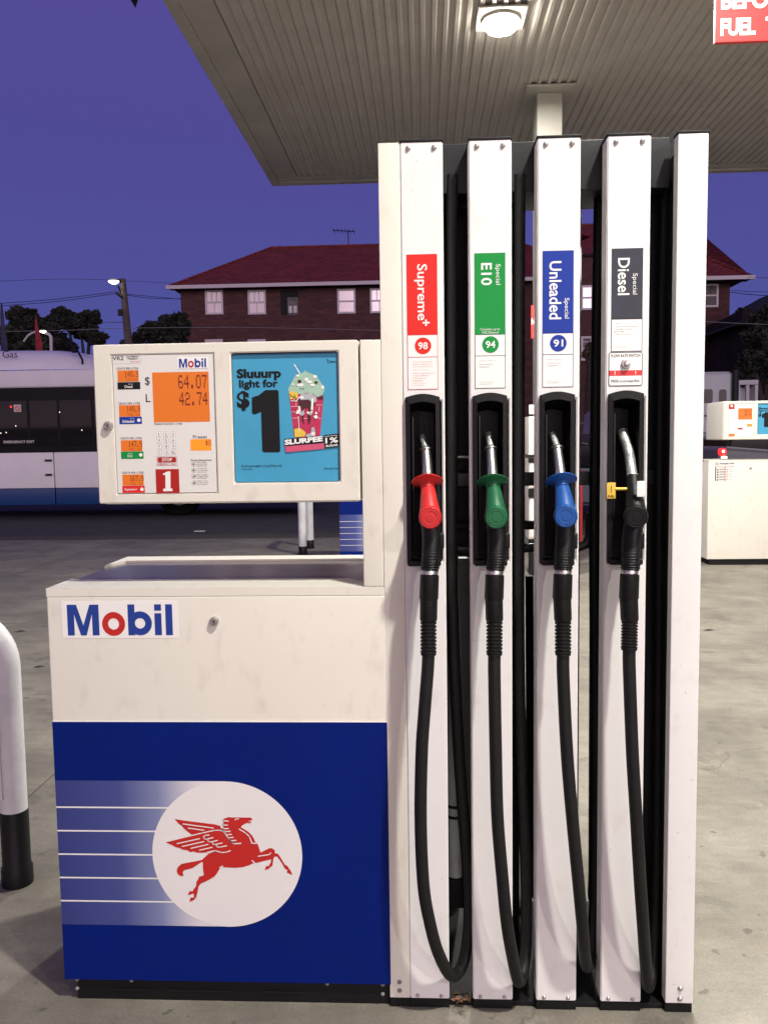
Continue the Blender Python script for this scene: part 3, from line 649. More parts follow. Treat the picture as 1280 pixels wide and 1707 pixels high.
def poster(ps, detail=True):
    YP = 0.0090
    P = lambda *a: xz(*zp(*a))
    Q = lambda x, y: xz(465+x/10.667, 600+y/10.667)
    k = MB()
    tpx(k, 'Sluuurp', zp(85, 222), zp(563, 342), YP, bold=0.045)
    tpx(k, 'light for', zp(110, 338), zp(530, 440), YP, bold=0.035)
    tpx(k, '$', zp(85, 458), zp(228, 668), YP, bold=0.04)
    k.build('slogan', M_INK, ps); k = MB(); k.poly([P(*p) for p in [(385,452),(400,446),(520,446),(535,460),(553,1095),(540,1113),(375,1113),(360,1100),(348,680),(280,708),(256,702),(250,690),(248,535),(260,522),(320,505)]], YP); k.build('big_numeral', M_INK, ps); k = MB()
    if detail:
        tpx(k, '$1 price point applies to Large Slurpee only.', zp(135, 1247), zp(575, 1275), YP)
        tpx(k, 'MOB123_0909', zp(135, 1291), zp(250, 1305), YP); tpx(k, 'Valid to 06/12/16', zp(1015, 1276), zp(1170, 1297), YP)
        k.stroke([P(1055, 110), P(1062, 155), P(1078, 152)], 0.0012, YP); k.stroke([P(1050, 125), P(1080, 128)], 0.0009, YP)
        k.stroke([P(1085, 150), P(1092, 135), P(1100, 152), P(1110, 134), P(1120, 152), P(1132, 136), P(1145, 150), P(1160, 138)], 0.0012, YP)
    k.build('poster_lettering', M_INK, ps)
    c = MB(); c.poly([Q(165,520),(Q(175,640)),Q(262,1380),Q(720,1380),Q(785,690),Q(780,620)], 0.0094); c.build('cup', M_PINK, ps)
    d = MB(); d.poly([Q(*p) for p in [(150,525),(185,450),(220,385),(270,290),(330,255),(420,220),(455,180),(500,215),(600,250),(660,285),(720,370),(760,430),(805,510),(775,600),(740,640),(690,660),(600,600),(480,580),(380,610),(330,600),(240,560),(170,570)]], 0.0088); d.build('cup_dome', M_MINT, ps)
    w2 = MB(); w2.stroke([Q(265, 75), Q(300, 130), Q(365, 240)], 0.0028, 0.0092)
    for (x, y, r, q) in ((325,275,34,20),(635,290,36,26),(770,480,28,30),(240,430,26,16),(480,340,34,30),(535,385,50,26),(370,440,60,30),(590,440,44,22),(650,1010,32,32),(600,1310,36,26),(400,665,34,26)):
        X, Z = Q(x, y); w2.disc(X, Z, r*0.000141, 0.0080-0.00002*(x % 7), 20, 0, q*0.000141)
    w2.stroke([Q(355,830),(Q(365,940)),Q(400,975),Q(430,940)], 0.0050, 0.0080); w2.stroke([Q(590,690),Q(580,900),Q(560,960),Q(500,930)], 0.0054, 0.0080)
    w2.stroke([Q(335,1000),Q(355,1270)], 0.0016, 0.0078); w2.poly([Q(325,870),Q(290,955),Q(370,955)], 0.0079); w2.poly([Q(650,910),Q(635,965),Q(685,950)], 0.0079)
    for L in ([(205,828),(330,820)],[(215,925),(290,915)],[(230,1035),(330,1030)],[(660,800),(760,795)],[(710,830),(705,915)],[(600,1000),(740,1045)],[(300,760),(295,815)],[(420,1040),(500,1035)]): w2.stroke([Q(*p) for p in L], 0.0008, 0.0086)
    w2.stroke([Q(205,715),Q(235,735),Q(265,705),Q(295,740),(Q(330,690)),Q(360,650)], 0.002, 0.0078)
    w2.build('cup_highlight', M_WHITE, ps)
    br = MB(); br.poly([Q(*p) for p in [(330,700),(450,640),(560,690),(650,720),(630,820),(560,840),(560,1080),(520,1150),(500,1060),(520,860),(440,850),(430,1060),(450,1150),(400,1080),(400,860),(340,800)]], 0.0084)
    X, Z = Q(360, 380); br.disc(X, Z, 0.0048, 0.0076, 14); X, Z = Q(655, 395); br.disc(X, Z, 0.0044, 0.0076, 14, 0, 0.003)
    br.poly([Q(670,690),Q(700,650),Q(750,630),Q(780,650),Q(780,690)], 0.0076); br.poly([Q(260,1190),Q(300,1215),Q(255,1225)], 0.0084)
    br.stroke([Q(190,605),Q(215,640),Q(270,670),Q(285,660),Q(265,620)], 0.0016, 0.0076)
    for x in (378, 428): br.poly([Q(x-15,515),Q(x,490),Q(x+15,515)], 0.0076)
    br.build('cup_doodle', M_BROWN, ps)
    ye = MB(); ye.poly([Q(*p) for p in [(170,570),(270,550),(330,600),(330,670),(250,690),(190,700)]], 0.0082); ye.poly([Q(*p) for p in [(262,1220),(380,1215),(470,1290),(450,1360),(272,1375)]], 0.0084); ye.build('cup_patch', M_YEL, ps)
    gr = MB(); gr.poly([Q(*p) for p in [(360,650),(400,600),(560,590),(660,650),(660,740),(600,760),(520,700),(380,710)]], 0.0082); gr.poly([Q(*p) for p in [(470,1330),(560,1300),(575,1200),(620,1190),(640,1290),(640,1370),(480,1375)]], 0.0083); gr.poly([Q(*p) for p in [(380,930),(440,880),(430,980),(390,990)]], 0.0078); gr.build('cup_machine', M_GREYL, ps)
    bb = MB(); bb.poly([Q(*p) for p in [(85,1415),(100,1405),(775,1345),(785,1355),(790,1465),(780,1475),(110,1532),(95,1525)]], 0.0072)
    bb.poly([Q(*p) for p in [(792,1345),(800,1335),(1065,1305),(1090,1540),(815,1570)]], 0.0070)
    bb.build('slogan_block', M_INK, ps)
    rs = MB(); rs.poly([Q(*p) for p in [(105,1538),(795,1480),(802,1578),(120,1645)]], 0.0074); rs.build('slogan_under', M_PINK2, ps)
    tt = MB(); x0, z0 = Q(95, 1515); x1, z1 = Q(775, 1440); text_mb(tt, 'SLURPEE', x0, z0, x1, z0+0.0135, 0.0068, bold=0.05, tilt=0.085)
    x0, z0 = Q(815, 1370); text_mb(tt, 'LESS THAN', x0, z0, x0+0.031, z0+0.0022, 0.0066, bold=0.02, tilt=0.1)
    x0, z0 = Q(822, 1488); text_mb(tt, '1%', x0, z0, x0+0.0320, z0+0.0145, 0.0066, bold=0.02, tilt=0.08)
    x0, z0 = Q(830, 1550); text_mb(tt, 'SUGAR', x0, z0, x0+0.0310, z0+0.0052, 0.0066, bold=0.03, tilt=0.09)
    tt.build('slogan_lettering', M_WHITE, ps)

def boot(root, L):
    a, b = L+0.0065, L+PW-0.0125; zc0, zc1 = 1.188, 1.608
    # flange with arched head
    rim = 0.0105; n = 10
    out = [(a, zc0), (b, zc0)] + [(b-(b-a)*i/n, zc1+0.0085*math.sin(math.pi*i/n)) for i in range(n+1)]
    inn = [(a+rim, zc0+0.012), (b-rim, zc0+0.012)] + [(b-rim-(b-a-2*rim)*i/n, zc1-0.017+0.006*math.sin(math.pi*i/n)) for i in range(n+1)]
    mb = MB(); N = len(out); yf = -0.011; yb = 0.085
    vs = [(x, yf, z) for x, z in out]+[(x, yf-0.002, z) for x, z in inn]+[(x, 0.003, z) for x, z in out]+[(x+(0.004 if x < (a+b)/2 else -0.004), yb, z-(0.02 if z > 1.4 else 0)) for x, z in inn]
    fs = []
    for i in range(N):
        j = (i+1) % N
        fs += [(i, j, N+j, N+i), (j, i, 2*N+i, 2*N+j), (N+i, N+j, 3*N+j, 3*N+i)]
    mb.add(vs, fs); mb.poly([(v[0], v[2]) for v in vs[3*N:]], yb)
    o = mb.build('nozzle_boot', M_BLACK, root)
    lip = MB(); lip.box(a+0.002, b-0.002, -0.03, 0.001, zc0-0.001, zc0+0.014, 0.004); lip.build('boot_lip', M_BLACK, o)
    rib = MB(); rib.box(a+rim+0.004, a+rim+0.009, 0.0, 0.05, 1.30, 1.56, 0.002); rib.build('boot_rib', M_DARK, o)
    return o

def column_panels(root, detail=True):
    rbox(X0, X1, 0.0, 0.06, ZB, ZT-0.0015, 0.002).build('corner_post', M_CAB, root)
    for i, L in enumerate(PX):
        h = px_plate_hole(L)
        fr = plate([L, h[0], h[1], L+PW], [ZB, h[2], h[3], ZT-0.002], [h], -0.0015, 0.058, 0.0025)
        fr.build('column_panel', M_PANEL, root)
        rbox(L-0.0015, L+PW+0.0015, -0.003, 0.062, ZT-0.0018, ZT+0.0035, 0.001).build('panel_cap', M_CHAR, root)
        boot(root, L)
        for xx in (L+0.020, L+PW-0.021):
            bolt(xx, ZT-0.0168, -0.0018, root, 0.0052); bolt(xx, ZB+0.0095, -0.0018, root, 0.0042)
    rbox(R0, R1, -0.0005, 0.034, ZB-0.002, ZT-0.001, 0.003).build('end_post', M_PANEL, root)
    rbox(R0-0.0015, R1+0.0015, -0.002, 0.036, ZT-0.0008, ZT+0.0045, 0.001).build('panel_cap', M_CHAR, root)
    for z in (0.047, 0.071):
        bolt(X0+0.026, z, -0.0003, root, 0.0050, M_GREY)
    for z in (0.038, 0.066): bolt(R0+0.038, z, -0.0008, root, 0.0058)
    # plinth under the columns
    rbox(X0+0.001, R1-0.004, 0.013, 0.50, 0.0, ZB-0.012, 0.001).build('column_plinth', M_CHAR, root)
    for L in PX: rbox(L+0.0, L+PW, 0.002, 0.0128, 0.0, ZB-0.0035, 0.001).build('plinth_block', M_CHAR, root)
    rbox(R0, R1-0.003, 0.0005, 0.0128, 0.0, ZB-0.004).build('plinth_block', M_CHAR, root)
    rbox(X0, X1-0.0005, 0.003, 0.0128, 0.0, ZB-0.0035).build('plinth_block', M_CHAR, root)
    # header bar behind the panels
    rbox(X0+0.002, R0-0.001, 0.0635, 0.245, 2.118, 2.2385, 0.002).build('header_beam', M_DARK, root)
    rbox(X0+0.002, R1-0.002, 0.33, 0.42, 2.205, 2.2215).build('rear_header', M_CHAR, root)
    # retractor channels and inner framing
    rbox(X1+0.005, PX[0]+0.04, 0.07, 0.40, ZB, 2.11).build('inner_wall', M_CHAR, root)
    for i in range(4):
        L = PX[i]
        rbox(L+0.022, L+PW-0.014, 0.087, 0.16, 0.9, 2.117).build('boot_housing', M_CHAR, root)
        if i < 3: rbox(L+PW-0.010, L+PW+0.0, 0.0585, 0.30, ZB, 2.117).build('channel_web', M_CHAR, root)
    rbox(PX[0]+PW+0.030, PX[1]+0.02, 0.19, 0.20, 1.18, 2.117).build('inner_wall', M_DARK, root)
    rbox(PX[0]+PW+0.016, PX[1]+0.02, 0.185, 0.199, 0.27, 1.175, 0.003).build('cover_plate', M_GPLATE, root)
    rbox(PX[0]+PW-0.01, PX[0]+PW+0.032, 0.24, 0.25, 0.9, 2.117).build('inner_wall', M_CHAR, root)
    rbox(PX[3]+PW-0.006, R0+0.045, 0.17, 0.19, ZB, 2.117).build('side_shroud', M_DARK, root)
    rbox(R0+0.012, R1-0.004, 0.0345, 0.42, ZB, 2.20).build('side_frame', M_DARK, root)
    # uprights
    for (xa, xb) in ((PX[1]+PW-0.01, PX[1]+PW+0.036),):
        rbox(xa, xb, 0.162, 0.20, ZB, 2.117).build('upright', M_CHAR, root)
    # cross rails and pipes
    rbox(PX[0]+0.03, R0, 0.163, 0.184, 1.375, 1.412, 0.002).build('cross_rail', M_RAIL, root)
    MB().tube([(PX[0]+0.03, 0.174, 1.268), (PX[2]+0.05, 0.174, 1.268)], 0.0125, 12).build('fuel_pipe', M_DARK, root)
    MB().tube([(PX[0]+0.03, 0.175, 1.205), (PX[2]+PW+0.03, 0.175, 1.205), (PX[2]+PW+0.052, 0.175, 1.213), (PX[2]+PW+0.062, 0.175, 1.235), (PX[2]+PW+0.064, 0.175, 1.30)], 0.0130, 12).build('fuel_pipe', M_RAIL, root)
    MB().tube([(PX[0]+0.03, 0.175, 1.455), (PX[3]-0.03, 0.175, 1.455)], 0.005, 8).build('conduit', M_STEEL, root)
    bk = MB(); bk.box(PX[1]-0.033, PX[1]-0.004, 0.19-0.012, 0.189, 1.418, 1.440, 0.002).box(PX[1]-0.038, PX[1]-0.020, 0.175, 0.189, 1.49, 1.55, 0.003); bk.build('bracket', M_DARK, root)
    MB().box(PX[1]-0.03, PX[1]-0.024, 0.18, 0.189, 1.29, 1.34, 0.001).build('bracket', M_STEEL, root)
    # grey-green riser with strap
    MB().tube([(0.078, 0.155, 0.285), (0.078, 0.155, 0.92), (0.072, 0.155, 1.19)], 0.0205, 16).build('riser_pipe', M_GPIPE, root)
    for z in (0.455, 0.485): MB().rtube((0.078, 0.155, z), (0.078, 0.155, z+0.008), [(0, 0.0225), (1, 0.0225)], 16).build('pipe_strap', M_DARK, root)
    MB().box(0.056, 0.10, 0.13, 0.18, 0.20, 0.284, 0.004).build('pump_block', M_CHAR, root)
    # rear side panels (the other filling side)
    for (a, b) in ((-0.02, 0.10), (0.19, 0.305), (0.362, 0.472), (0.535, R0-0.001)):
        rbox(a, b, 0.44, 0.50, ZB, ZT-0.004, 0.002).build('rear_panel', M_PANEL, root)
    rbox(X0, X1-0.0, 0.44, 0.50, ZB, ZT-0.004, 0.002).build('rear_post', M_CAB, root)
    rbox(R0, R1-0.002, 0.425, 0.50, ZB, ZT-0.004, 0.002).build('rear_post', M_PANEL, root)

GY = -0.0022
def grade_label(root, i):
    L = [-0.0362, 0.1300, 0.2955, 0.4620][i]; Rr = L+0.0752
    gm = [M_GRED, M_GGREEN, M_GBLUE, M_GDARK][i]; om = [M_RED, mat('label_green_line', (0.01, 0.10, 0.04), 0.4), M_NAVY, M_INK][i]
    top = [1.9565, 1.9555, 1.957, 1.9585][i]; br = [1.762, 1.7595, 1.7595, 1.790][i]; bot = 1.6275 if i < 3 else 1.7115
    base = rbox(L, Rr, GY, -0.0016, bot, top).build('grade_label', M_WHITE, root)
    MB().rect(L, br, Rr, top, GY-0.0004).build('colour_block', gm, base)
    ln = MB(); ln.rring(L, bot, Rr, br, 0.0012, GY-0.0004)
    if i < 3: ln.rect(L, 1.7065, Rr, 1.7078, GY-0.0004)
    ln.build('label_border', om, base)
    wt = MB()
    if i == 0: tpx(wt, 'Supreme', (690, 441), (712.5, 534), GY-0.0008, rot=True, bold=0.012); tpx(wt, '+', (704, 533), (716, 543.5), GY-0.0008, rot=True, bold=0.02)
    if i == 1:
        tpx(wt, 'E10', (801.3, 439), (819.5, 475.7), GY-0.0008, rot=True, bold=0.02); tpx(wt, 'Special', (824, 440.6), (833.8, 475), GY-0.0008, rot=True)
        tpx(wt, 'Contains up to', (800, 547.2), (832.7, 551.8), GY-0.0008); tpx(wt, '10% Ethanol', (803.5, 552.6), (830.2, 556.2), GY-0.0008)
    if i == 2: tpx(wt, 'Unleaded', (914.9, 436), (934.7, 532.3), GY-0.0008, rot=True, bold=0.015); tpx(wt, 'Special', (938.4, 497), (947.9, 531), GY-0.0008, rot=True)
    if i == 3: tpx(wt, 'Diesel', (1029, 430.6), (1048, 492), GY-0.0008, rot=True, bold=0.015); tpx(wt, 'Special', (1051.8, 455.9), (1061.3, 491), GY-0.0008, rot=True)
    cx, cz = L+0.0385, 1.7345
    if i < 3:
        MB().disc(cx, cz, 0.0203, GY-0.0006, 40).build('octane_roundel', gm, base)
        text_mb(wt, ['98', '94', '91'][i], cx-0.0118, cz-0.0088, cx+0.0118, cz+0.0088, GY-0.0010, bold=0.02)
    wt.build('white_lettering', M_WHITE, base)
    tx = MB()
    def line(s, x, z, w_, h=0.0026): text_mb(tx, s, L+x, z, L+x+w_, z+h, GY-0.0006)
    if i == 0:
        for k, (s, w_) in enumerate((('The premium grade', 0.047), ('petrol is engineered', 0.047), ('for top performance', 0.048))): line(s, 0.013, 1.694-k*0.0058, w_)
        line('Helps to improve', 0.013, 1.6745, 0.038, 0.002)
        for k, (s, w_) in enumerate((('\u2022 Engine responsiveness', 0.056), ('\u2022 Engine efficiency', 0.043), ('\u2022 Fuel economy', 0.036), ('\u2022 Emissions', 0.027))): line(s, 0.010, 1.666-k*0.006, w_)
    elif i < 3:
        line('Helps to improve', 0.012, 1.694, 0.038, 0.002); line('\u2022 Fuel economy', 0.009, 1.685, 0.036); line('\u2022 Emissions', 0.009, 1.679, 0.027)
    else:
        line('Helps to', 0.010, 1.779, 0.020, 0.002)
        for k, (s, w_) in enumerate((('\u2022 Improve fuel economy', 0.057), ('\u2022 Provide a cleaner,', 0.046), ('   faster fill', 0.023), ('\u2022 Improve emissions', 0.048))): line(s, 0.007, 1.770-k*0.006, w_)
    b0 = bot+0.010; line('Benefits are compared', 0.012, b0+0.0045, 0.034, 0.0018); line('to untreated fuel', 0.012, b0, 0.028, 0.0018)
    tx.build('fine_print', M_RED if i == 0 else M_INK, base)

root = thing('fuel_dispenser', 'white and blue petrol pump numbered 1 with four nozzle columns, nearest the camera', 'petrol pump', (-0.15, 0.3, 0), 'petrol pumps on the forecourt')
cabinet(root); head(root)
rbox(HR+0.0008, X0-0.0005, 0.0, 0.50, 1.1318, 1.7525, 0.003).build('neck', M_CAB, root)
column_panels(root)
for i in range(4): grade_label(root, i)
# flow rate switch plate
x0, z1 = 0.4565, 1.7095; x1, z0 = 0.5385, 1.6275
fp = MB(); fp.poly(rrect(x0, z0, x1, z1, 0.005), GY-0.0006); fp = fp.build('flow_switch_plate', M_INK, root)
MB().poly(rrect(x0+0.0016, z0+0.0016, x1-0.0016, z1-0.0016, 0.004), GY-0.0010).build('plate_face', M_WHITE, fp)
MB().rect(x0+0.0016, 1.6525, x1-0.0016, 1.6655, GY-0.0014).build('red_band', M_SIGNR, fp)
t = MB(); text_mb(t, 'FLOW RATE SWITCH', x0+0.006, 1.6975, x1-0.006, 1.7045, GY-0.0014, bold=0.01); text_mb(t, 'PRESS to increase flow', x0+0.006, 1.6365, x1-0.007, 1.643, GY-0.0014, bold=0.008)
t.build('plate_lettering', M_INK, fp)
t = MB(); text_mb(t, '!', x0+0.014, 1.6545, x0+0.0165, 1.6635, GY-0.0018, bold=0.02); text_mb(t, '!', x1-0.018, 1.6545, x1-0.0155, 1.6635, GY-0.0018, bold=0.02); t.build('warning_mark', M_WHITE, fp)
sw = MB(); sw.rtube((0.498, -0.002, 1.6805), (0.498, -0.016, 1.6805), [(0, 0.0118), (0.35, 0.0118), (0.45, 0.010), (0.6, 0.010), (0.62, 0.0075), (0.45, 0.0072), (0.5, 0.0062), (0.95, 0.0055), (1, 0.003)], 28); sw.build('flow_button', M_STEEL, root)

# ------------------------------------------------------------------ nozzles and hoses
def smooth_path(pts, n=10):
    pts = [Vector(p) for p in pts]; out = []
    P = [pts[0]*2-pts[1]]+pts+[pts[-1]*2-pts[-2]]
    for i in range(1, len(P)-2):
        for k in range(n):
            t = k/n; a, b, c, d = P[i-1], P[i], P[i+1], P[i+2]
            out.append(0.5*((2*b)+(-a+c)*t+(2*a-5*b+4*c-d)*t*t+(-a+3*b-3*c+d)*t**3))
    out.append(pts[-1]); return out

def nozzle(label, cover, spout, collar, flange, circ, grip, hose, diesel=False):
    """spout: 2-3 photo points top->cover; all turned into real points at real depths"""
    N = thing('fuel_nozzle', label, 'fuel nozzle', tuple(at(circ[0], circ[1], -0.06)), 'nozzles with hoses hanging in the pump')
    s0 = at(*spout[0], 0.045); s1 = at(*spout[1], 0.015); s2 = at(*spout[2], -0.020)
    if diesel:
        pth = smooth_path([s0, s1, s2], 10); mb = MB(); mb.tube(pth, [0.0128]*len(pth), 18); mb.build('spout', M_WORN, N)
    else:
        mb = MB(); mb.tube([s0, s1], [0.0085, 0.0088], 16); mb.build('spout_tip', M_WORN, N)
        mb = MB(); mb.rtube(s1, s2, [(-0.04, 0.012), (0.0, 0.0158), (0.06, 0.0160), (0.08, 0.0125), (0.85, 0.0132), (1.0, 0.0132)], 20); mb.build('spout', M_STEEL, N)
    cc = at(circ[0], circ[1], -0.118)                    # centre of the round cap facing the driver
    cb = at(circ[0], circ[1]-2, -0.05)
    neck = at(flange[0], flange[1]+14, -0.030)
    if not diesel:
        ax = (s2-s1).normalized(); fc_ = at(*flange, -0.026)
        up_ = -ax
        mb = MB(); mb.rtube(fc_-up_*0.009, fc_+up_*0.010, [(-0.6, 0.0165), (0.0, 0.017), (0.25, 0.026), (0.40, 0.0385), (0.50, 0.0395), (0.58, 0.0385), (0.62, 0.030), (0.90, 0.017), (1.1, 0.0145)], 36)
        # slight warp of the soft rubber flange
        mb.v = [(x, y, z-0.0035*abs(x-fc_.x)/0.039) for (x, y, z) in mb.v]
        mb.build('splash_guard', cover, N)
    else:
        c0 = at(flange[0], flange[1], -0.024); mb = MB(); mb.rtube(s2, c0, [(0.0, 0.0150), (1.0, 0.0165)], 20); mb.build('spout_nut', M_WORN, N)
    # body cover, tapering down and out to the round end
    top = at(flange[0]+0.5, flange[1]+(8 if not diesel else -2), -0.024); mid = at((flange[0]*0.45+circ[0]*0.55), (flange[1]*0.45+circ[1]*0.55), -0.055)
    low = at(circ[0], circ[1]-2, -0.078)
    body = MB(); P = smooth_path([top, mid, low], 8)
    n = len(P); body.tube(P, [0.0170+0.0100*(i/(n-1))**1.2 for i in range(n)], 24)
    body.rtube((low.x, low.y+0.02, low.z), cc, [(0, 0.0235), (0.3, 0.0272), (0.85, 0.0278), (0.96, 0.0262), (1.0, 0.0235), (0.985, 0.0228), (0.985, 0.0195), (1.0, 0.019), (1.0, 0.0165), (0.985, 0.016), (0.985, 0.010), (1.0, 0.0095)], 36)
    body.build('body_cover', cover, N)
    # black grip and trigger guard below
    g0 = at(circ[0]-1, circ[1]-4, -0.045); g1 = at(*grip[0], -0.060); g2 = at(*grip[1], -0.075); g3 = at(*grip[2], -0.082)
    mb = MB(); P = smooth_path([g0, g1, g2, g3], 6); n = len(P)
    mb.tube(P, [0.0245-0.0035*(i/(n-1)) for i in range(n)], 20)
    for k in range(7):
        q = P[int(n*0.62)+k] if int(n*0.62)+k < n else P[-1]
        mb.rtube((q.x, q.y, q.z-0.001), (q.x, q.y, q.z+0.0015), [(0, 0.0228), (0.5, 0.0238), (1, 0.0228)], 20)
    mb.build('grip', M_BLACK, N)
    mb = MB(); tr = at(grip[0][0]+17, grip[0][1]+5, -0.062); mb.box(tr.x-0.009, tr.x+0.006, tr.y-0.008, tr.y+0.012, tr.z-0.022, tr.z+0.018, 0.006); mb.build('latch', M_BLACK, N)
    tg = MB(); tg.tube(smooth_path([at(circ[0]-10, circ[1]+14, -0.03), at(grip[0][0]-13, grip[0][1], 0.0), at(grip[1][0]-9, grip[1][1], -0.02), at(grip[2][0]-4, grip[2][1]-6, -0.06)], 6), 0.006, 10); tg.build('trigger_guard', M_BLACK, N)
    # steel ring, swivel, ribbed bend protector
    h0, h1, h2, h3 = hose[0], hose[1], hose[2], hose[3]
    a = at(*h0, -0.083); b = at(h0[0], h0[1]+7, -0.084)
    MB().rtube(a, b, [(-0.1, 0.0190), (0.1, 0.0206), (0.9, 0.0206), (1.0, 0.019)], 8).build('swivel_ring', M_STEEL, N)
    c = at(h0[0]-1.5, h0[1]+48, -0.087); d = at(*h1, -0.090)
    sw_ = MB(); sw_.rtube(b, c, [(0, 0.0195), (0.02, 0.0228), (0.96, 0.0232), (1.0, 0.0222)], 24); sw_.rtube(c, d, [(0, 0.0215), (0.9, 0.0212), (1.0, 0.019)], 24); sw_.build('swivel', M_BLACK, N)
    e = at(*h2, -0.093); pr = []
    K = 9
    for k in range(K): pr += [((k+0.05)/K, 0.0158), ((k+0.2)/K, 0.0196), ((k+0.65)/K, 0.0196), ((k+0.8)/K, 0.0158)]
    MB().rtube(d, e, pr+[(0.985, 0.0188), (1.03, 0.0188), (1.03, 0.0165)], 24).build('bend_protector', M_RUB, N)
    pts = [e]+[at(x, y, Y) for (x, y, Y) in h3]
    P = smooth_path(pts, 10); MB().tube(P, 0.0155, 16).build('hose', M_RUB, N)
    return N

nozzle('red fuel nozzle in the leftmost column under the Supreme label', M_NRED, [(704, 727), (709.5, 749), (712.5, 795)], None, (712, 801), (717, 863), [(719, 895), (718, 925), (716, 951)],
       [(716, 951), (714, 1036), (714, 1090), [(712.5, 1120, -0.095), (707, 1190, -0.098), (702.8, 1255, -0.10), (701, 1364, -0.10), (705.6, 1474, -0.095), (716.5, 1539, -0.085), (731, 1590, -0.065), (752, 1626, -0.02), (770, 1610, 0.025), (780, 1560, 0.045), (781.5, 1500, 0.055), (778, 1430, 0.06), (771, 1342, 0.065), (764.7, 1255, 0.07), (758, 1120, 0.07), (753, 950, 0.07), (753, 700, 0.07), (753, 400, 0.07), (754, 292, 0.07)]])
nozzle('green fuel nozzle in the second column under the E10 label', M_NGREEN, [(814, 723), (817.5, 747), (820.5, 795)], None, (821, 801), (827, 863), [(828, 895), (827, 925), (825, 951)],
       [(824.5, 951), (824, 1036), (823.7, 1090), [(823.8, 1130, -0.095), (826, 1255, -0.10), (829, 1364, -0.10), (838, 1474, -0.095), (844.5, 1539, -0.088), (853, 1590, -0.07), (864, 1636, -0.02), (873, 1610, 0.03), (877, 1560, 0.05), (877, 1474, 0.06), (873, 1364, 0.065), (868, 1255, 0.07), (865, 1120, 0.07), (864, 950, 0.07), (864, 700, 0.07), (865, 400, 0.07), (866, 292, 0.07)]])
nozzle('blue fuel nozzle in the third column under the Unleaded label', M_NBLUE, [(920, 723), (928, 746), (934, 792)], None, (935, 799), (943, 861), [(941, 895), (939, 925), (938, 951)],
       [(938, 950), (938, 1036), (938, 1090), [(938.5, 1130, -0.095), (944.6, 1255, -0.10), (953.5, 1364, -0.10), (964, 1474, -0.09), (970, 1539, -0.07), (974, 1590, -0.03), (979, 1612, 0.02), (986, 1580, 0.07), (991, 1500, 0.11), (992, 1364, 0.135), (992, 1120, 0.145), (991, 900, 0.145), (993, 700, 0.145), (997, 450, 0.145), (1000, 300, 0.145)]])
nd = nozzle('black fuel nozzle in the fourth column under the Diesel label', M_BLACK, [(1036, 718), (1047, 752), (1053, 792)], None, (1053.5, 797), (1060, 862), [(1052, 895), (1051, 925), (1050, 951)],
       [(1049, 950), (1049, 1036), (1048, 1082), [(1048.5, 1120, -0.095), (1053.5, 1255, -0.10), (1060, 1364, -0.10), (1066.5, 1474, -0.09), (1071, 1539, -0.075), (1075.5, 1605, -0.035), (1080, 1645, 0.01), (1088, 1600, 0.06), (1094, 1500, 0.10), (1096, 1364, 0.13), (1098, 1120, 0.14), (1100, 700, 0.14), (1108, 300, 0.14)]], diesel=True)
# tags on the diesel nozzle
for (a, b, m_, yy, rot) in (((1011, 804.5), (1025.5, 831), M_YEL, -0.052, 0), ((1061.5, 802), (1074, 828), M_WHITE, -0.088, 0)):
    (x0, z1), (x1, z0) = xz(*a, yy), xz(*b, yy)
    tg = rbox(x0, x1, yy, yy+0.0012, z0, z1, 0.0005).build('warning_tag', m_, nd)
    if m_ is M_YEL:
        q = MB(); text_mb(q, 'FUEL', x0+0.003, z0+0.003, x1-0.003, z0+0.008, yy-0.0004, bold=0.03); q.stroke([((x0+x1)/2, z0+0.014), ((x0+x1)/2, z1-0.008)], 0.0014, yy-0.0004); q.build('tag_print', M_INK, tg)
cc_ = at(1043, 815, -0.045); MB().tube([(at(1024, 815, -0.050)), cc_, at(1063, 812, -0.044)], 0.004, 8).build('tag_strap', M_YEL, nd)

# hoses of the other filling side seen through the gaps
for lab, pts in (('black return hose hanging behind the gap between Unleaded and Diesel columns', [(994, 640, 0.30), (990, 900, 0.30), (988, 1200, 0.30), (987, 1440, 0.30), (987, 1500, 0.31), (1006, 1522, 0.33), (1026, 1480, 0.34), (1030, 1200, 0.34)]),
                 ('black return hose hanging behind the gap between E10 and Unleaded columns', [(882, 960, 0.32), (883, 1200, 0.32), (886, 1400, 0.32), (890, 1480, 0.33), (905, 1510, 0.34), (920, 1460, 0.35), (922, 1200, 0.35)])):
    P = smooth_path([at(*p) for p in pts], 8); o = MB().tube(P, 0.012, 12).build('rear_hose', M_RUB); tag(o, lab, 'hose', 'hoses of the rear filling side')

# small litter on the concrete
M_LIT = mat('dark_litter', (0.03, 0.025, 0.02), 0.9)
for (lab, px, py, l) in (('dark leaf scrap lying on the concrete right of the front pump', 1181, 1050, 0.05), ('dark leaf scrap on the concrete left of the cabinet, above the hoop guard', 66, 1111, 0.045), ('thin dark twig on the concrete at the left edge of the forecourt', 35, 1052, 0.05)):
    c = ground(px, py, 0.004); mb = MB(); mb.add([(c.x-l, c.y, 0.002), (c.x-0.2*l, c.y-0.35*l, 0.006), (c.x+l, c.y+0.1*l, 0.003), (c.x, c.y+0.3*l, 0.009)], [(0, 1, 3), (1, 2, 3)])
    tag(mb.build('leaf_scrap', M_LIT), lab, 'litter')
c = ground(333, 884, 0.0); tag(rbox(c.x-0.09, c.x+0.09, c.y-0.04, c.y+0.04, -0.018, -0.010, 0.002).build('paper_scrap', M_WHITE), 'small white paper scrap lying on the dark road under the pump head', 'litter')

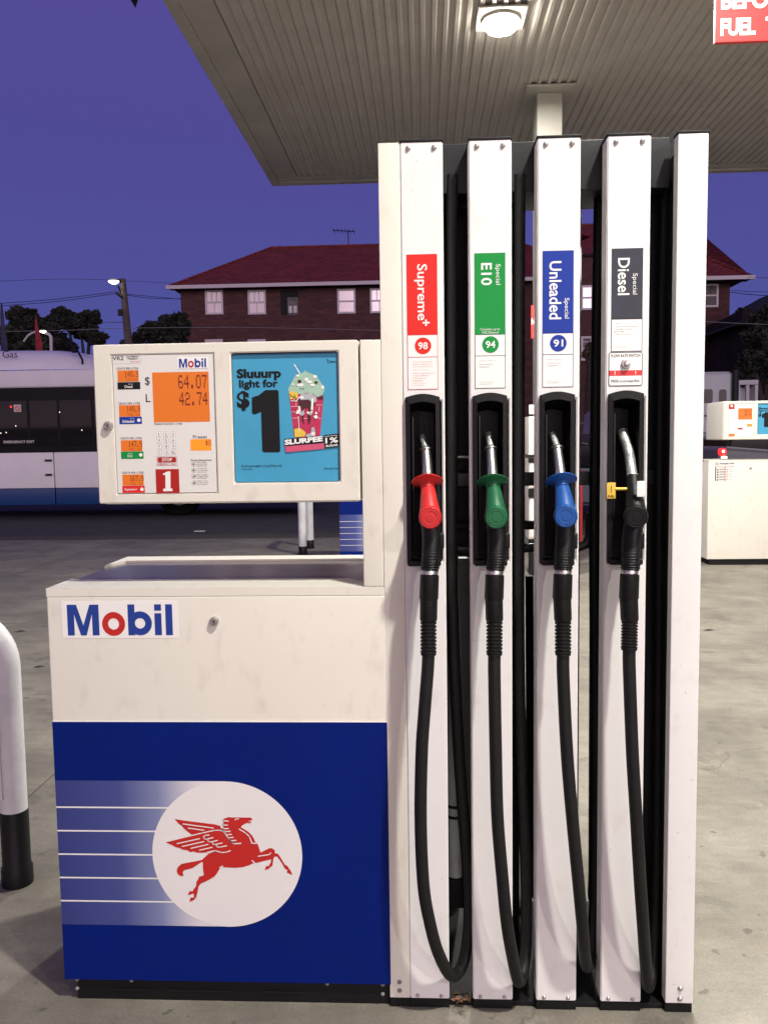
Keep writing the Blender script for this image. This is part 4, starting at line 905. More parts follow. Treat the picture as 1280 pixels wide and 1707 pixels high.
# dry leaves in the first gap
lm = mat('dry_leaf', (0.20, 0.09, 0.04), 0.8, var=0.5, scale=50)
for k in range(14):
    c = Vector((random.uniform(0.058, 0.112), random.uniform(0.0, 0.045), 0.0145+0.0105*random.random())); a = random.uniform(0, 6.28); s = random.uniform(0.006, 0.012)
    u = Vector((math.cos(a), math.sin(a), random.uniform(-.3, .5)))*s; v = Vector((-math.sin(a), math.cos(a), random.uniform(-.3, .5)))*s*0.55
    mb = MB(); mb.add([c-u, c-v*0.9+u*0.1, c+u, c+v], [(0, 1, 2), (0, 2, 3)])
    tag(mb.build('dry_leaf', lm), 'small dry brown leaf lying at the foot of the gap right of the first column', 'leaf', 'dry leaves at the pump base')

# ------------------------------------------------------------------ pump at the right (autogas) and the pump behind
def far_copy(src, loc, s):
    src.location = loc; src.scale = (s, s, s)
p9 = thing('fuel_dispenser', 'cream autogas pump numbered 9 with an instruction placard, at the right edge', 'petrol pump', (-0.15, 0.3, 0), 'petrol pumps on the forecourt')
cabinet(p9, blue=False, detail=False); head(p9, num='9', detail=False)
rbox(HR+0.0008, X0-0.0005, 0.0, 0.50, 1.1318, 1.7525, 0.003).build('neck', M_CAB, p9)
rbox(X0, 0.25, 0.0, 0.5, 0.03, 2.2, 0.004).build('hose_tower', M_PANEL, p9)
rbox(X0, 0.25, 0.012, 0.49, 0.0, 0.029).build('tower_plinth', M_CHAR, p9)
pl = rbox(-0.915, -0.70, -0.0012, -0.0001, 0.905, 1.115).build('placard', M_PALE, p9)
q = MB(); text_mb(q, 'Autogas LPG', -0.870, 1.084, -0.715, 1.103, -0.0020, bold=0.05); q.rring(-0.91, 1.078, -0.882, 1.106, 0.003, -0.0020); text_mb(q, '2', -0.902, 1.084, -0.890, 1.100, -0.002, bold=0.02)
q.rect(-0.912, 0.91, -0.903, 1.065, -0.002); text_mb(q, 'LPG GAS FILLING', -0.896, 1.055, -0.815, 1.065, -0.002); text_mb(q, 'LPG GAS WARNING', -0.795, 1.055, -0.71, 1.065, -0.002)
for k in range(5):
    z = 1.03-k*0.027; q.disc(-0.885, z, 0.010, -0.002, 16, 0.0085); q.poly([(-0.888, z-0.005), (-0.876, z-0.012), (-0.880, z)], -0.002)
    q.disc(-0.885, z, 0.006, -0.0022, 10)
    for j in range(2): q.rect(-0.868, z+0.006-j*0.008, -0.82+0.004*((k+j) % 3), z+0.0095-j*0.008, -0.002)
    z2 = 1.032-k*0.026; q.disc(-0.787, z2, 0.006, -0.002, 12); q.rect(-0.772, z2-0.001, -0.735+0.01*(k % 2), z2+0.0015, -0.002)
q.build('placard_print', M_INK, pl)
MB().rect(-0.812, 0.91, -0.804, 1.065, -0.002).build('placard_line', M_DKRED, pl)
gx, gz = 3.33, 0.0; s9 = 1.085
p9.scale = (s9,)*3; p9.location = (3.335+(-0.15-XL-0.028)*s9, 7.74+0.3*s9, 0)

pb_ = thing('fuel_dispenser', 'white and blue petrol pump seen beyond the front pump between head and cabinet', 'petrol pump', (-0.15, 0.3, 0), 'petrol pumps on the forecourt')
cabinet(pb_, blue=True, detail=False); head(pb_, num='1', detail=False)
rbox(HR+0.0008, X0-0.0005, 0.0, 0.50, 1.1318, 1.7525, 0.003).build('neck', M_CAB, pb_)
for L in PX: rbox(L, L+PW, -0.001, 0.06, ZB, ZT, 0.003).build('column_panel', M_PANEL, pb_)
rbox(X0, X1, 0.0, 0.06, ZB, ZT, 0.003).build('corner_post', M_CAB, pb_); rbox(R0, R1, 0, 0.07, ZB, ZT, 0.003).build('end_post', M_PANEL, pb_)
rbox(X0+0.002, R0, 0.07, 0.25, 2.12, 2.21).build('header_beam', M_DARK, pb_); rbox(X0, R1-0.003, 0.01, 0.5, 0, ZB-0.002).build('column_plinth', M_CHAR, pb_)
rbox(X0+0.01, 0.30, 0.07, 0.09, ZB, 2.11).build('inner_wall', M_CHAR, pb_)
sb = 1.07; pb_.scale = (sb,)*3; pb_.location = (-0.972+(-0.15-XL)*sb, 7.45+0.3*sb, 0)

# service cabinet by the column
sc_ = thing('service_cabinet', 'cream metal service cabinet standing in front of the canopy column', 'cabinet', (1.36, 7.1, 0))
rbox(1.135, 1.60, 6.95, 7.30, 0.42, 1.745, 0.008).build('body', M_CAB, sc_)
for (z0, z1) in ((1.305, 1.735), (0.98, 1.245), (0.44, 0.86)): rbox(1.145, 1.21, 6.935, 6.949, z0, z1, 0.004).build('door', M_PANEL, sc_)
rbox(1.128, 1.22, 6.93, 6.949, 1.25, 1.30).build('hinge_band', M_CHAR, sc_); rbox(1.128, 1.22, 6.93, 6.949, 0.87, 0.97).build('hinge_band', M_CHAR, sc_)
rbox(1.17, 1.57, 6.99, 7.26, 0.0, 0.419).build('stand', M_CHAR, sc_)
sx_ = rbox(1.14, 1.21, 6.97, 7.0, 1.77, 1.87, 0.004).build('switch_box', M_PANEL, sc_)

# ------------------------------------------------------------------ hoop guards
def hoop(name_label, xa, xb, y, zt, r, blackz, along='X', plate_=False, group='white hoop guards beside the pumps'):
    H = thing('hoop_guard', name_label, 'bollard', ((xa+xb)/2, y, 0), group)
    R = 0.16
    def pt(u, z): return (u, y, z) if along == 'X' else (y, u, z)
    P = [pt(xa, blackz)]
    P += [pt(xa+(R-R*math.cos(math.radians(a))), zt-r-R+R*math.sin(math.radians(a))) for a in range(0, 91, 10)]
    P += [pt(xb-(R-R*math.cos(math.radians(a))), zt-r-R+R*math.sin(math.radians(a))) for a in range(90, -1, -10)]
    P += [pt(xb, blackz)]
    if along != 'X': H.location = (y, (xa+xb)/2, 0); H['_b'] = (y, (xa+xb)/2, 0)
    MB().tube(P, r, 24).build('tube', M_POST, H)
    for u in (xa, xb):
        p0 = pt(u, 0); p1 = pt(u, blackz)
        MB().rtube(p0, p1, [(0, r*1.16), (0.22, r*1.16), (0.26, r*1.04), (0.98, r*1.04), (1.0, r*1.01)], 24).build('black_sleeve', M_BLACK, H)
    if plate_:
        rb = rbox(xa+0.02, xb-0.012, y-r-0.006, y-r+0.002, 0.315, 0.76, 0.002).build('guard_plate', M_POST, H)
        for z in (0.36, 0.68):
            for u in (xb-0.03, xa+0.05): bolt(u, z, y-r-0.0062, H, 0.009)
    return H
hoop('white steel hoop guard with black feet at the left edge beside the pump', -2.12, -1.412, 0.6, 0.968, 0.0445, 0.262, plate_=True)
hoop('white hoop guard seen end-on behind the pump head, left of the far pump', 8.9, 9.6, -1.62, 1.1, 0.055, 0.12, along='Y')

# ------------------------------------------------------------------ bus
M_BUSW = mat('bus_white', (0.84, 0.80, 0.82), 0.3, var=0.06, scale=2, coat=0.3)
M_BUSB = mat('bus_blue', (0.005, 0.045, 0.17), 0.3, coat=0.3)
M_TYRE = mat('tyre', (0.006, 0.006, 0.006), 0.9, spec=0.1)
bus = thing('parked_bus', 'white and blue gas bus stopped across the road behind the pump', 'bus', (-8.5, 16.2, 0))
BX0, BX1, BY = -14.6, -2.4, 15.0
xseam = at(91, 790, BY).x
for (a, b) in ((BX0, xseam-0.012), (xseam+0.012, xseam+3.2), (xseam+3.224, BX1)):
    rbox(a, b, BY, BY+2.5, 0.625, 1.37, 0.01).build('side_panel', M_BUSW, bus)
    rbox(a, b, BY+0.004, BY+2.496, 0.27, 0.62, 0.012).build('blue_skirt', M_BUSB, bus)
rbox(BX0+0.2, BX1-0.2, BY+0.05, BY+2.45, 0.62, 1.36).build('chassis', M_CHAR, bus)
wb = rbox(BX0+0.02, BX1-0.02, BY+0.012, BY+2.49, 1.372, 2.71, 0.01).build('window_band', M_CHAR, bus)
x = BX0+0.15
segs = [at(-330, 700, BY).x, at(-160, 700, BY).x, at(-60, 700, BY).x, at(48, 700, BY).x, at(98, 700, BY).x, at(155, 700, BY).x, at(260, 700, BY).x, at(380, 700, BY).x, at(490, 700, BY).x]
for a, b in zip(segs, segs[1:]):
    o = rbox(a+0.03, b-0.03, BY+0.004, BY+0.013, 1.50, 2.45, 0.003).build('window', M_DGLASS, bus)
# interior hints seen in the glass
nt_ = rbox(at(24, 687, BY).x, at(36, 687, BY).x, BY-0.001, BY+0.003, at(0, 687, BY).z, at(0, 675, BY).z).build('window_notice', M_FIX, bus)
q = MB(); X, Z = xz(30, 681, BY); q.disc(X, Z, 0.055, BY-0.002, 20, 0.038); q.stroke([(X-0.04, Z+0.03), (X+0.04, Z-0.03)], 0.014, BY-0.003); q.build('notice_symbol', M_SIGNR, nt_)
M_TAIL = mat('red_lamp', (0.4, 0.01, 0.01), 0.3, emit=(1.0, 0.02, 0.02), estr=2.2)
MB().disc(*xz(19, 678, BY), 0.022, BY-0.001, 12).build('marker_light', M_TAIL, bus)
M_SPK = mat('interior_light', (0.8, 0.8, 0.7), 0.3, emit=(1, 0.9, 0.75), estr=1.5)
for (a, b) in ((11, 721), (100, 687), (137, 717), (27, 710), (2, 722)): MB().disc(*xz(a, b, BY), 0.012, BY-0.001, 8).build('cabin_light', M_SPK, bus)
q = MB(); x0, z0 = xz(7, 739, BY); x1, z1 = xz(58, 734, BY); text_mb(q, 'EMERGENCY EXIT', x0, z0, x1, z1, BY-0.002, bold=0.01); q.build('exit_lettering', M_WHITE, bus)
rbox(BX0, BX1, BY-0.005, BY+2.5, 2.715, 3.08, 0.05).build('roof_edge', M_BUSW, bus)
for (a, b) in (((73, 765), (90, 771)), ((74, 789), (90, 795))):
    (x0, z1), (x1, z0) = xz(*a, BY), xz(*b, BY); h = rbox(x0, x1, BY-0.006, BY-0.001, z0, z1, 0.003).build('flap_handle', M_POST, bus); rbox(x0+0.03, x1-0.03, BY-0.008, BY-0.0065, z0+0.02, z1-0.012).build('handle_recess', M_DARK, h)
# roof pod
px1 = at(156, 606, BY).x
pod = MB(); prof = [(0.0, 3.10), (0.05, 3.22), (0.18, 3.42), (0.42, 3.54), (0.9, 3.60), (2.2, 3.60)]
xs_ = [BX0+0.6, px1-1.9, px1-1.1, px1-0.6, px1-0.25, px1-0.05, px1]; hs_ = [1, 1, 0.96, 0.84, 0.62, 0.3, 0.05]; vs = []
for X, h in zip(xs_, hs_):
    for (dy, z) in prof: vs.append((X, BY+0.12+dy+(1-h)*0.15, 3.09+(z-3.09)*h))
n = len(prof); pod.add(vs, [(i*n+k, (i+1)*n+k, (i+1)*n+k+1, i*n+k+1) for i in range(len(xs_)-1) for k in range(n-1)], True)
pdo = pod.build('roof_pod', M_BUSW, bus)
MB().tube([at(115, 570, BY+0.7), at(130, 585, BY+0.25), at(138, 600, BY+0.1), at(138, 607, BY+0.08)], 0.022, 8).build('pod_seam', M_CHAR, bus)
MB().box(at(114, 590, BY).x, at(121, 590, BY).x, BY+0.19, BY+0.24, at(0, 587, BY).z-0.02, at(0, 582, BY).z+0.03).build('pod_vent', M_CHAR, bus)
q = MB(); x0, z0 = xz(1, 595.5, BY); x1, z1 = xz(25, 583.5, BY); text_mb(q, 'Gas', x0, z0, x1, z1, BY+0.108); q.v = [(x, y, z) for x, y, z in q.v]; q.build('roof_lettering', M_INK, bus)
text_q = MB(); text_mb(text_q, 'Natural', x0-1.05, z0, x0-0.12, z1, BY+0.108); text_q.build('roof_lettering', M_INK, bus)
for X in (-12.2, -5.2):
    wh = MB(); wh.rtube((X, BY+0.33, 0.48), (X, BY+0.62, 0.48), [(0, 0.40), (0.1, 0.48), (0.9, 0.48), (1, 0.4)], 28); wo = wh.build('wheel', M_TYRE, bus)
    MB().rtube((X, BY+0.32, 0.48), (X, BY+0.335, 0.48), [(0, 0.26), (1, 0.28)], 24).build('rim', M_GREYL, wo)

# ------------------------------------------------------------------ brick house
def brick_mat():
    M = bpy.data.materials.new('dark_brick'); M.use_nodes = True; t = M.node_tree; b = t.nodes['Principled BSDF']
    tc = t.nodes.new('ShaderNodeTexCoord'); sx = t.nodes.new('ShaderNodeSeparateXYZ'); t.links.new(tc.outputs['Object'], sx.inputs[0])
    ad = t.nodes.new('ShaderNodeMath'); ad.operation = 'ADD'; t.links.new(sx.outputs[0], ad.inputs[0]); t.links.new(sx.outputs[1], ad.inputs[1])
    cx = t.nodes.new('ShaderNodeCombineXYZ'); t.links.new(ad.outputs[0], cx.inputs[0]); t.links.new(sx.outputs[2], cx.inputs[1])
    bk = t.nodes.new('ShaderNodeTexBrick'); bk.inputs['Scale'].default_value = 1.0; bk.inputs['Brick Width'].default_value = 0.46; bk.inputs['Row Height'].default_value = 0.17
    bk.inputs['Mortar Size'].default_value = 0.014; bk.inputs['Color1'].default_value = (0.120, 0.045, 0.040, 1); bk.inputs['Color2'].default_value = (0.070, 0.030, 0.030, 1)
    bk.inputs['Mortar'].default_value = (0.062, 0.036, 0.038, 1); bk.inputs['Bias'].default_value = -0.1
    t.links.new(cx.outputs[0], bk.inputs['Vector'])
    n = t.nodes.new('ShaderNodeTexNoise'); n.inputs['Scale'].default_value = 1.1; mp = t.nodes.new('ShaderNodeMapping'); mp.inputs['Scale'].default_value = (1, 5, 1); t.links.new(cx.outputs[0], mp.inputs[0]); t.links.new(mp.outputs[0], n.inputs['Vector']); n.inputs['Detail'].default_value = 5
    r = t.nodes.new('ShaderNodeValToRGB'); r.color_ramp.elements[0].position = 0.58; r.color_ramp.elements[1].position = 0.75; r.color_ramp.elements[0].color = (0, 0, 0, 1); r.color_ramp.elements[1].color = (0.5, 0.5, 0.5, 1); t.links.new(n.outputs[0], r.inputs[0])
    mx = t.nodes.new('ShaderNodeMix'); mx.data_type = 'RGBA'; mx.inputs[7].default_value = (0.19, 0.10, 0.095, 1); t.links.new(r.outputs[0], mx.inputs[0]); t.links.new(bk.outputs[0], mx.inputs[6])
    t.links.new(mx.outputs[2], b.inputs['Base Color']); b.inputs['Roughness'].default_value = 0.9; return M
M_BRICK = brick_mat()
def tile_mat():
    M = mat('red_tiles', (0.30, 0.040, 0.030), 0.75, var=0.35, scale=1.2); t = M.node_tree; b = t.nodes['Principled BSDF']
    tc = [n for n in t.nodes if n.type == 'TEX_COORD'][0]
    bk = t.nodes.new('ShaderNodeTexBrick'); bk.inputs['Scale'].default_value = 1; bk.inputs['Brick Width'].default_value = 0.42; bk.inputs['Row Height'].default_value = 0.155; bk.inputs['Mortar Size'].default_value = 0.02
    sx = t.nodes.new('ShaderNodeSeparateXYZ'); t.links.new(tc.outputs['Object'], sx.inputs[0]); cx = t.nodes.new('ShaderNodeCombineXYZ'); t.links.new(sx.outputs[0], cx.inputs[0]); t.links.new(sx.outputs[2], cx.inputs[1]); t.links.new(cx.outputs[0], bk.inputs['Vector'])
    bk.inputs['Color1'].default_value = (1, 1, 1, 1); bk.inputs['Color2'].default_value = (0.72, 0.72, 0.72, 1); bk.inputs['Mortar'].default_value = (0.3, 0.3, 0.3, 1)
    src = b.inputs['Base Color'].links[0].from_socket; mx = t.nodes.new('ShaderNodeMix'); mx.data_type = 'RGBA'; mx.blend_type = 'MULTIPLY'; mx.inputs[0].default_value = 1
    t.links.new(src, mx.inputs[6]); t.links.new(bk.outputs[0], mx.inputs[7]); t.links.new(mx.outputs[2], b.inputs['Base Color'])
    bp = t.nodes.new('ShaderNodeBump'); bp.inputs['Distance'].default_value = 0.05; t.links.new(bk.outputs['Fac'], bp.inputs['Height']); bp.invert = True; t.links.new(bp.outputs[0], b.inputs['Normal']); return M
M_TILE = tile_mat()
M_GUT = mat('gutter_white', (0.62, 0.58, 0.58), 0.5)
M_SKYPANE = mat('sky_reflecting_glass', (0.70, 0.655, 0.67), 0.14, 0.8, var=0.08, scale=3)  # part-metal glass made to mirror the bright western sky
M_FRAMEW = mat('window_frame_white', (0.66, 0.62, 0.62), 0.5)
M_CURT = mat('net_curtain', (0.22, 0.20, 0.19), 0.8, var=0.6, scale=4)
def house_window(parent, X0_, X1_, Z0_, Z1_, Y, style):
    f = 0.10
    fr = MB(); fr.box(X0_, X0_+f, Y-0.05, Y+0.0, Z0_, Z1_).box(X1_-f, X1_, Y-0.05, Y, Z0_, Z1_).box(X0_+f, X1_-f, Y-0.05, Y, Z1_-f, Z1_).box(X0_+f, X1_-f, Y-0.05, Y, Z0_, Z0_+f)
    zm = (Z0_+Z1_)/2
    fr.box(X0_+f, X1_-f, Y-0.055, Y-0.01, zm-0.04, zm+0.04)
    if style == 'sash':
        w3 = (X1_-X0_-2*f)/3
        for k in (1, 2): fr.box(X0_+f+k*w3-0.02, X0_+f+k*w3+0.02, Y-0.045, Y-0.01, zm+0.04, Z1_-f)
        fr.box((X0_+X1_)/2-0.02, (X0_+X1_)/2+0.02, Y-0.045, Y-0.01, Z0_+f, zm-0.04)
    if style == 'louvre':
        for z in (zm-0.35, zm+0.33): fr.box(X0_+f, X1_-f, Y-0.045, Y-0.01, z-0.02, z+0.02)
    wo = fr.build('window', M_FRAMEW, parent)
    MB().rect(X0_+f*0.9, Z0_+f*0.9, X1_-f*0.9, Z1_-f*0.9, Y-0.008).build('reflecting_pane' if style != 'louvre' and style != 'curtain' else 'pane', M_SKYPANE if style in ('sash', 'plain') else M_CURT, wo)
    return wo
HY = 44.0
house = thing('brick_house', 'dark brick three storey flats with red tiled hip roof behind the pump', 'building', (1.5, 50, 0))
hxl = at(301, 482, HY).x; hxr = at(968, 470, HY).x+1.2
ze = 10.05
rbox(hxl, hxr, HY, HY+11, 0, ze, 0).build('wall', M_BRICK, house)
def hip(parent, xl, xr, y0, y1, ze, zr, ins, ov=0.5, name='roof', gut=True):
    a = [(xl-ov, y0-ov, ze), (xr+ov, y0-ov, ze), (xr+ov, y1+ov, ze), (xl-ov, y1+ov, ze)]
    ym = (y0+y1)/2; b = [(xl+ins, ym, zr), (xr-ins, ym, zr)]
    mb = MB(); mb.add(a+b, [(0, 1, 5, 4), (2, 3, 4, 5), (3, 0, 4), (1, 2, 5), (3, 2, 1, 0)]); o = mb.build(name, M_TILE, parent)
    rg = MB(); rg.tube([b[0], b[1]], 0.12, 8); rg.tube([a[0], b[0]], 0.11, 8); rg.tube([a[1], b[1]], 0.11, 8); rg.build('ridge_cap', M_TILE, o)
    if gut: gt = MB(); gt.box(xl-ov-0.12, xr+ov+0.12, y0-ov-0.14, y0-ov-0.002, ze-0.13, ze+0.06); gt.build('gutter', M_GUT, parent)
    sf = MB(); sf.box(xl-ov, xr+ov, y0-ov, y0, ze-0.10, ze-0.02); sf.build('eave', M_CHAR, parent)
    return o
pk = at(452, 414, HY+5.5); 
hip(house, hxl, hxr, HY, HY+11, ze, pk.z, pk.x-hxl)
for (a, b, c, d, st_) in ((342, 484, 373, 524, 'sash'), (413, 484, 444, 524, 'sash'), (562, 482, 593, 522.5, 'plain'), (616.5, 481, 648, 521.5, 'sash'), (669, 480, 700, 520, 'sash'), (760, 479, 790, 519, 'sash'), (840, 478, 870, 518, 'sash'),
                      (342, 566, 373, 606, 'sash'), (413, 566, 444, 606, 'sash')):
    (x0, z1), (x1, z0) = xz(a, b, HY), xz(c, d, HY); house_window(house, x0, x1, z0, z1, HY-0.003, st_)
# open window: flat black sheet paints the unlit room, pale door in front
(x0, z1), (x1, z0) = xz(467.5, 484, HY), xz(498, 525, HY)
rbox(x0, x1, HY-0.004, HY-0.001, z0, z1).build('window_dark_sheet', M_INK, house)
(x2, z2) = xz(479, 496, HY); dr = rbox(x2, x1-0.02, HY-0.02, HY-0.006, z0, z2).build('inner_door', M_CURT, house)
for u in (0.12, 0.55):
    rbox(x2+u*(x1-x2), x2+(u+0.3)*(x1-x2), HY-0.026, HY-0.021, z0+0.12, z0+0.5).build('door_panel', M_FRAMEW, dr)
# antenna
an = thing('tv_antenna', 'thin rooftop television antenna above the brick flats', 'antenna', tuple(at(581, 410, HY+5.5)))
a0, a1 = at(581, 412, HY+5.5), at(580, 384, HY+5.5); MB().tube([a0, a1], 0.025, 6).build('mast', M_CHAR, an)
MB().tube([at(554, 384, HY+5.5), at(592, 386, HY+5.5)], 0.025, 6).build('boom', M_CHAR, an)
for k in range(6):
    p = at(557+k*6.5, 384.3+k*0.3, HY+5.5); MB().tube([p-Vector((0, 0.5, 0)), p+Vector((0, 0.5, 0))], 0.02, 6).build('element', M_CHAR, an)
# right wing, a little forward
wing = thing('brick_house', 'reddish brick flats with tiled roof end, right of the pump', 'building', (13, 49, 0))
WY = 42.5; wxl = at(1085, 424, WY-0.8).x+0.5; wxr = at(1216, 480, WY).x
ze2 = at(1216, 467, WY).z
M_BRICK2 = M_BRICK
rbox(wxl, wxr, WY, WY+11, 0, ze2, 0).build('wall', M_BRICK2, wing)
pk2 = at(1100, 374, WY+5.5); hip(wing, wxl, wxr, WY, WY+11, ze2, at(1050, 382, WY+5.5).z, 3.6, 0.8)
_bz = at(985, 424, WY-0.8).z; _bx0, _bx1 = at(930, 424, WY-0.8).x, at(1085, 424, WY-0.8).x
rbox(_bx0, _bx1, WY-0.8, WY+8, 0, _bz).build('wall', M_BRICK2, wing)
hip(wing, _bx0, _bx1, WY-0.8, WY+8, _bz, at(1010, 374, WY+3.4).z, 4.3, 0.15, 'tower_roof', False)
for (a, b, c, d, st_) in ((968, 476, 988.5, 516.5, 'plain'), (968, 561, 987, 601, 'louvre')):
    (x0, z1), (x1, z0) = xz(a, b, WY-0.81), xz(c, d, WY-0.81); house_window(wing, x0, x1, z0, z1, WY-0.803, st_)
for (a, b, c, d, st_) in ((1150, 474, 1196, 512, 'curtain'), (1150, 560, 1193, 598, 'louvre')):
    (x0, z1), (x1, z0) = xz(a, b, WY), xz(c, d, WY); house_window(wing, x0, x1, z0, z1, WY-0.003, st_)
# dark house at the far right
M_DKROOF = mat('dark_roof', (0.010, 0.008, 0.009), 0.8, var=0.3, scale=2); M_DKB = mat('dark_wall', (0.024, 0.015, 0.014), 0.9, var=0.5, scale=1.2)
dh = thing('dark_house', 'low dark house with a steep roof at the right edge', 'building', (17, 36, 0))
DY = 34.0; dl = at(1236, 540, DY).x
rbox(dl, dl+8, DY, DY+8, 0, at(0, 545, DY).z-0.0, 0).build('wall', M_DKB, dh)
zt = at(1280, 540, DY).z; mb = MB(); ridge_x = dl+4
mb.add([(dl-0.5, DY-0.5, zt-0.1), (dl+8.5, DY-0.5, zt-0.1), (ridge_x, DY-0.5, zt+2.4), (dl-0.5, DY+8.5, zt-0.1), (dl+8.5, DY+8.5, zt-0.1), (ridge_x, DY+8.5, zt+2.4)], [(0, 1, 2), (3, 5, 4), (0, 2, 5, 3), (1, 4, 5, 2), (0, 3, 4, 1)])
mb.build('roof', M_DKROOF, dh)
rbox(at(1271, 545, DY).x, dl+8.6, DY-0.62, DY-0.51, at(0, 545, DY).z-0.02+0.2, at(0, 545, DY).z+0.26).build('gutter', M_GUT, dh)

# ------------------------------------------------------------------ trees
M_LEAF = mat('dark_foliage', (0.045, 0.055, 0.035), 0.8, var=0.55, scale=3)
M_LEAFLIT = mat('painted_lamplit_foliage', (0.11, 0.09, 0.04), 0.7, var=0.5, scale=3)  # lighter, yellower leaf colour stands in for lamplight
M_BARK = mat('bark', (0.06, 0.045, 0.035), 0.9, var=0.4)
def tree(label, blobs, base, leafmat=M_LEAF, n=900, leaf=0.17, seed=1):
    rnd = random.Random(seed); T = thing('tree', label, 'tree', base, 'trees behind the road')
    b = Vector(base); tops = [Vector(c) for c, r in blobs]
    tr = MB(); cen = sum(tops, Vector())/len(tops)
    fork = Vector((b.x+0.1*(cen.x-b.x), b.y, b.z+(cen.z-b.z)*0.45))
    tr.tube(smooth_path([b, (b+fork)/2+Vector((0.15, 0, 0)), fork], 5), [0.38-0.012*i for i in range(11)], 10)
    for c in tops: tr.tube(smooth_path([fork, (fork+c)/2+Vector((rnd.uniform(-.4, .4), 0, 0.2)), c], 5), [0.2-0.015*i for i in range(11)], 7)
    tr.build('trunk', M_BARK, T)
    mb = MB(); vs = []; fs = []
    for c, r in blobs:
        c = Vector(c); r = Vector(r) if hasattr(r, '__len__') else Vector((r, r, r))
        subs = []
        for k in range(16):
            d = Vector((rnd.gauss(0, 1), rnd.gauss(0, 1), rnd.gauss(0, 1))).normalized()
            subs.append((c+Vector((d.x*r.x, d.y*r.y, d.z*r.z))*rnd.uniform(0.45, 0.85), min(r)*rnd.uniform(0.28, 0.45)))
        subs.append((c, min(r)*0.6))
        for sc2, sr in subs:
            for k in range(int(2.2*n*(sr/1.0)**2)):
                d = Vector((rnd.gauss(0, 1), rnd.gauss(0, 1), rnd.gauss(0, 0.75))); d.normalize(); p = sc2+d*sr*rnd.uniform(0.6, 1.12)
                u = Vector((rnd.uniform(-1, 1), rnd.uniform(-1, 1), rnd.uniform(-0.6, 0.6))).normalized(); v = u.cross(Vector((rnd.uniform(-1, 1), rnd.uniform(-1, 1), rnd.uniform(-1, 1)))).normalized()
                L = leaf*rnd.uniform(0.6, 1.4); o = len(vs); vs += [p-u*L, p+v*L*0.5, p+u*L, p-v*L*0.5]; fs.append((o, o+1, o+2, o+3))
    mb.add(vs, fs); mb.build('crown', leafmat, T); return T
def B(x, y, Y, rx, rz=None):
    c = at(x, y, Y); s = (Y+2.09)/F; rz = rz or rx; return ((c.x, c.y, c.z), (rx*s, rx*s*0.8, rz*s))
TY = 46
tree('broad dark tree behind the bus, highest at the far left', [B(28, 528, TY, 22, 17), B(50, 540, TY, 26, 20), B(75, 546, TY, 28, 24), B(60, 575, TY, 50, 24), B(15, 560, TY, 24, 24)], (at(50, 600, TY).x, TY, 0), seed=3)
tree('flat topped dark tree between the bus roof and the power pole', [B(112, 532, TY+3, 30, 16), B(150, 530, TY+3, 28, 14), B(135, 548, TY+3, 34, 16), B(110, 575, TY+3, 30, 18), B(162, 566, TY+3, 22, 12)], (at(130, 600, TY+3).x, TY+3, 0), seed=5)
tree('dark tree beside the left corner of the brick flats', [B(285, 545, 38, 26, 22), B(258, 552, 38, 24, 18), B(300, 540, 38, 20, 20), B(232, 565, 38, 20, 12), B(275, 575, 38, 40, 20), B(215, 574, 38, 20, 8)], (at(270, 600, 38).x, 38, 0), seed=8)
tree('low dark shrub tree filling the gap right of the brick flats', [B(1238, 540, 37, 22, 26), B(1250, 590, 37, 26, 40), B(1232, 620, 37, 22, 34), B(1262, 530, 38, 24, 20), B(1240, 580, 37, 20, 30)], (at(1240, 640, 37).x, 37, 0), seed=11)
tree('dense dark tree at the right edge beyond the autogas pump', [B(1262, 560, 32, 24, 34), B(1288, 535, 32, 26, 26), B(1278, 605, 32, 28, 34), B(1248, 605, 32, 20, 34), B(1310, 580, 32, 24, 40)], (at(1275, 660, 32).x, 32, 0), seed=21)
tree('small shrub with lamplight in its leaf colour against the brick flats between the pump columns', [B(983, 580, 30, 9, 12), B(976, 590, 30, 8, 10)], (at(982, 650, 30).x, 30, 0), leafmat=M_LEAFLIT, n=1500, leaf=0.07, seed=12)

# ------------------------------------------------------------------ power pole, lines, flags
M_WOOD = mat('weathered_pole', (0.13, 0.105, 0.09), 0.9, var=0.4, scale=3)
PYY = 30.0
pp = thing('power_pole', 'leaning timber power pole with a lit street lamp left of the pump', 'power pole', (at(222, 620, PYY).x, PYY, 0))
pb0 = at(217, 600, PYY); pt0 = at(205, 465, PYY); dirv = (pb0-pt0)/(pt0.z-pb0.z)
foot = pt0+dirv*(pt0.z)
MB().tube([foot, pb0, pt0], [0.19, 0.165, 0.11], 12).build('pole', M_WOOD, pp)
arm = [at(203, 470, PYY), at(199, 468, PYY-0.2), at(194, 467, PYY-0.35)]; MB().tube([at(205, 474, PYY), at(199, 466, PYY-0.2)], 0.035, 8).build('lamp_arm', M_CHAR, pp)
MB().tube([at(197, 476, PYY-0.2), at(203, 490, PYY)], 0.03, 8).build('brace', M_CHAR, pp)
lh = at(190, 467.5, PYY-0.4); mb = MB(); mb.rtube((lh.x, lh.y, lh.z+0.06), (lh.x, lh.y, lh.z-0.03), [(0, 0.10), (0.3, 0.17), (1, 0.20)], 20); mb.build('lamp_hood', M_FIX, pp)
M_SLAMP = mat('street_lamp_glow', (0.9, 0.9, 0.9), 0.3, emit=(1.0, 0.90, 0.72), estr=9)
mb = MB(); mb.rtube((lh.x, lh.y, lh.z-0.032), (lh.x, lh.y, lh.z-0.14), [(0, 0.20), (0.4, 0.17), (0.8, 0.10), (1, 0.02)], 20); mb.build('lamp_bowl', M_SLAMP, pp)
MB().tube([at(195, 488, PYY-0.05), at(205, 496, PYY-0.1)], 0.06, 8).build('cross_arm', M_CHAR, pp)
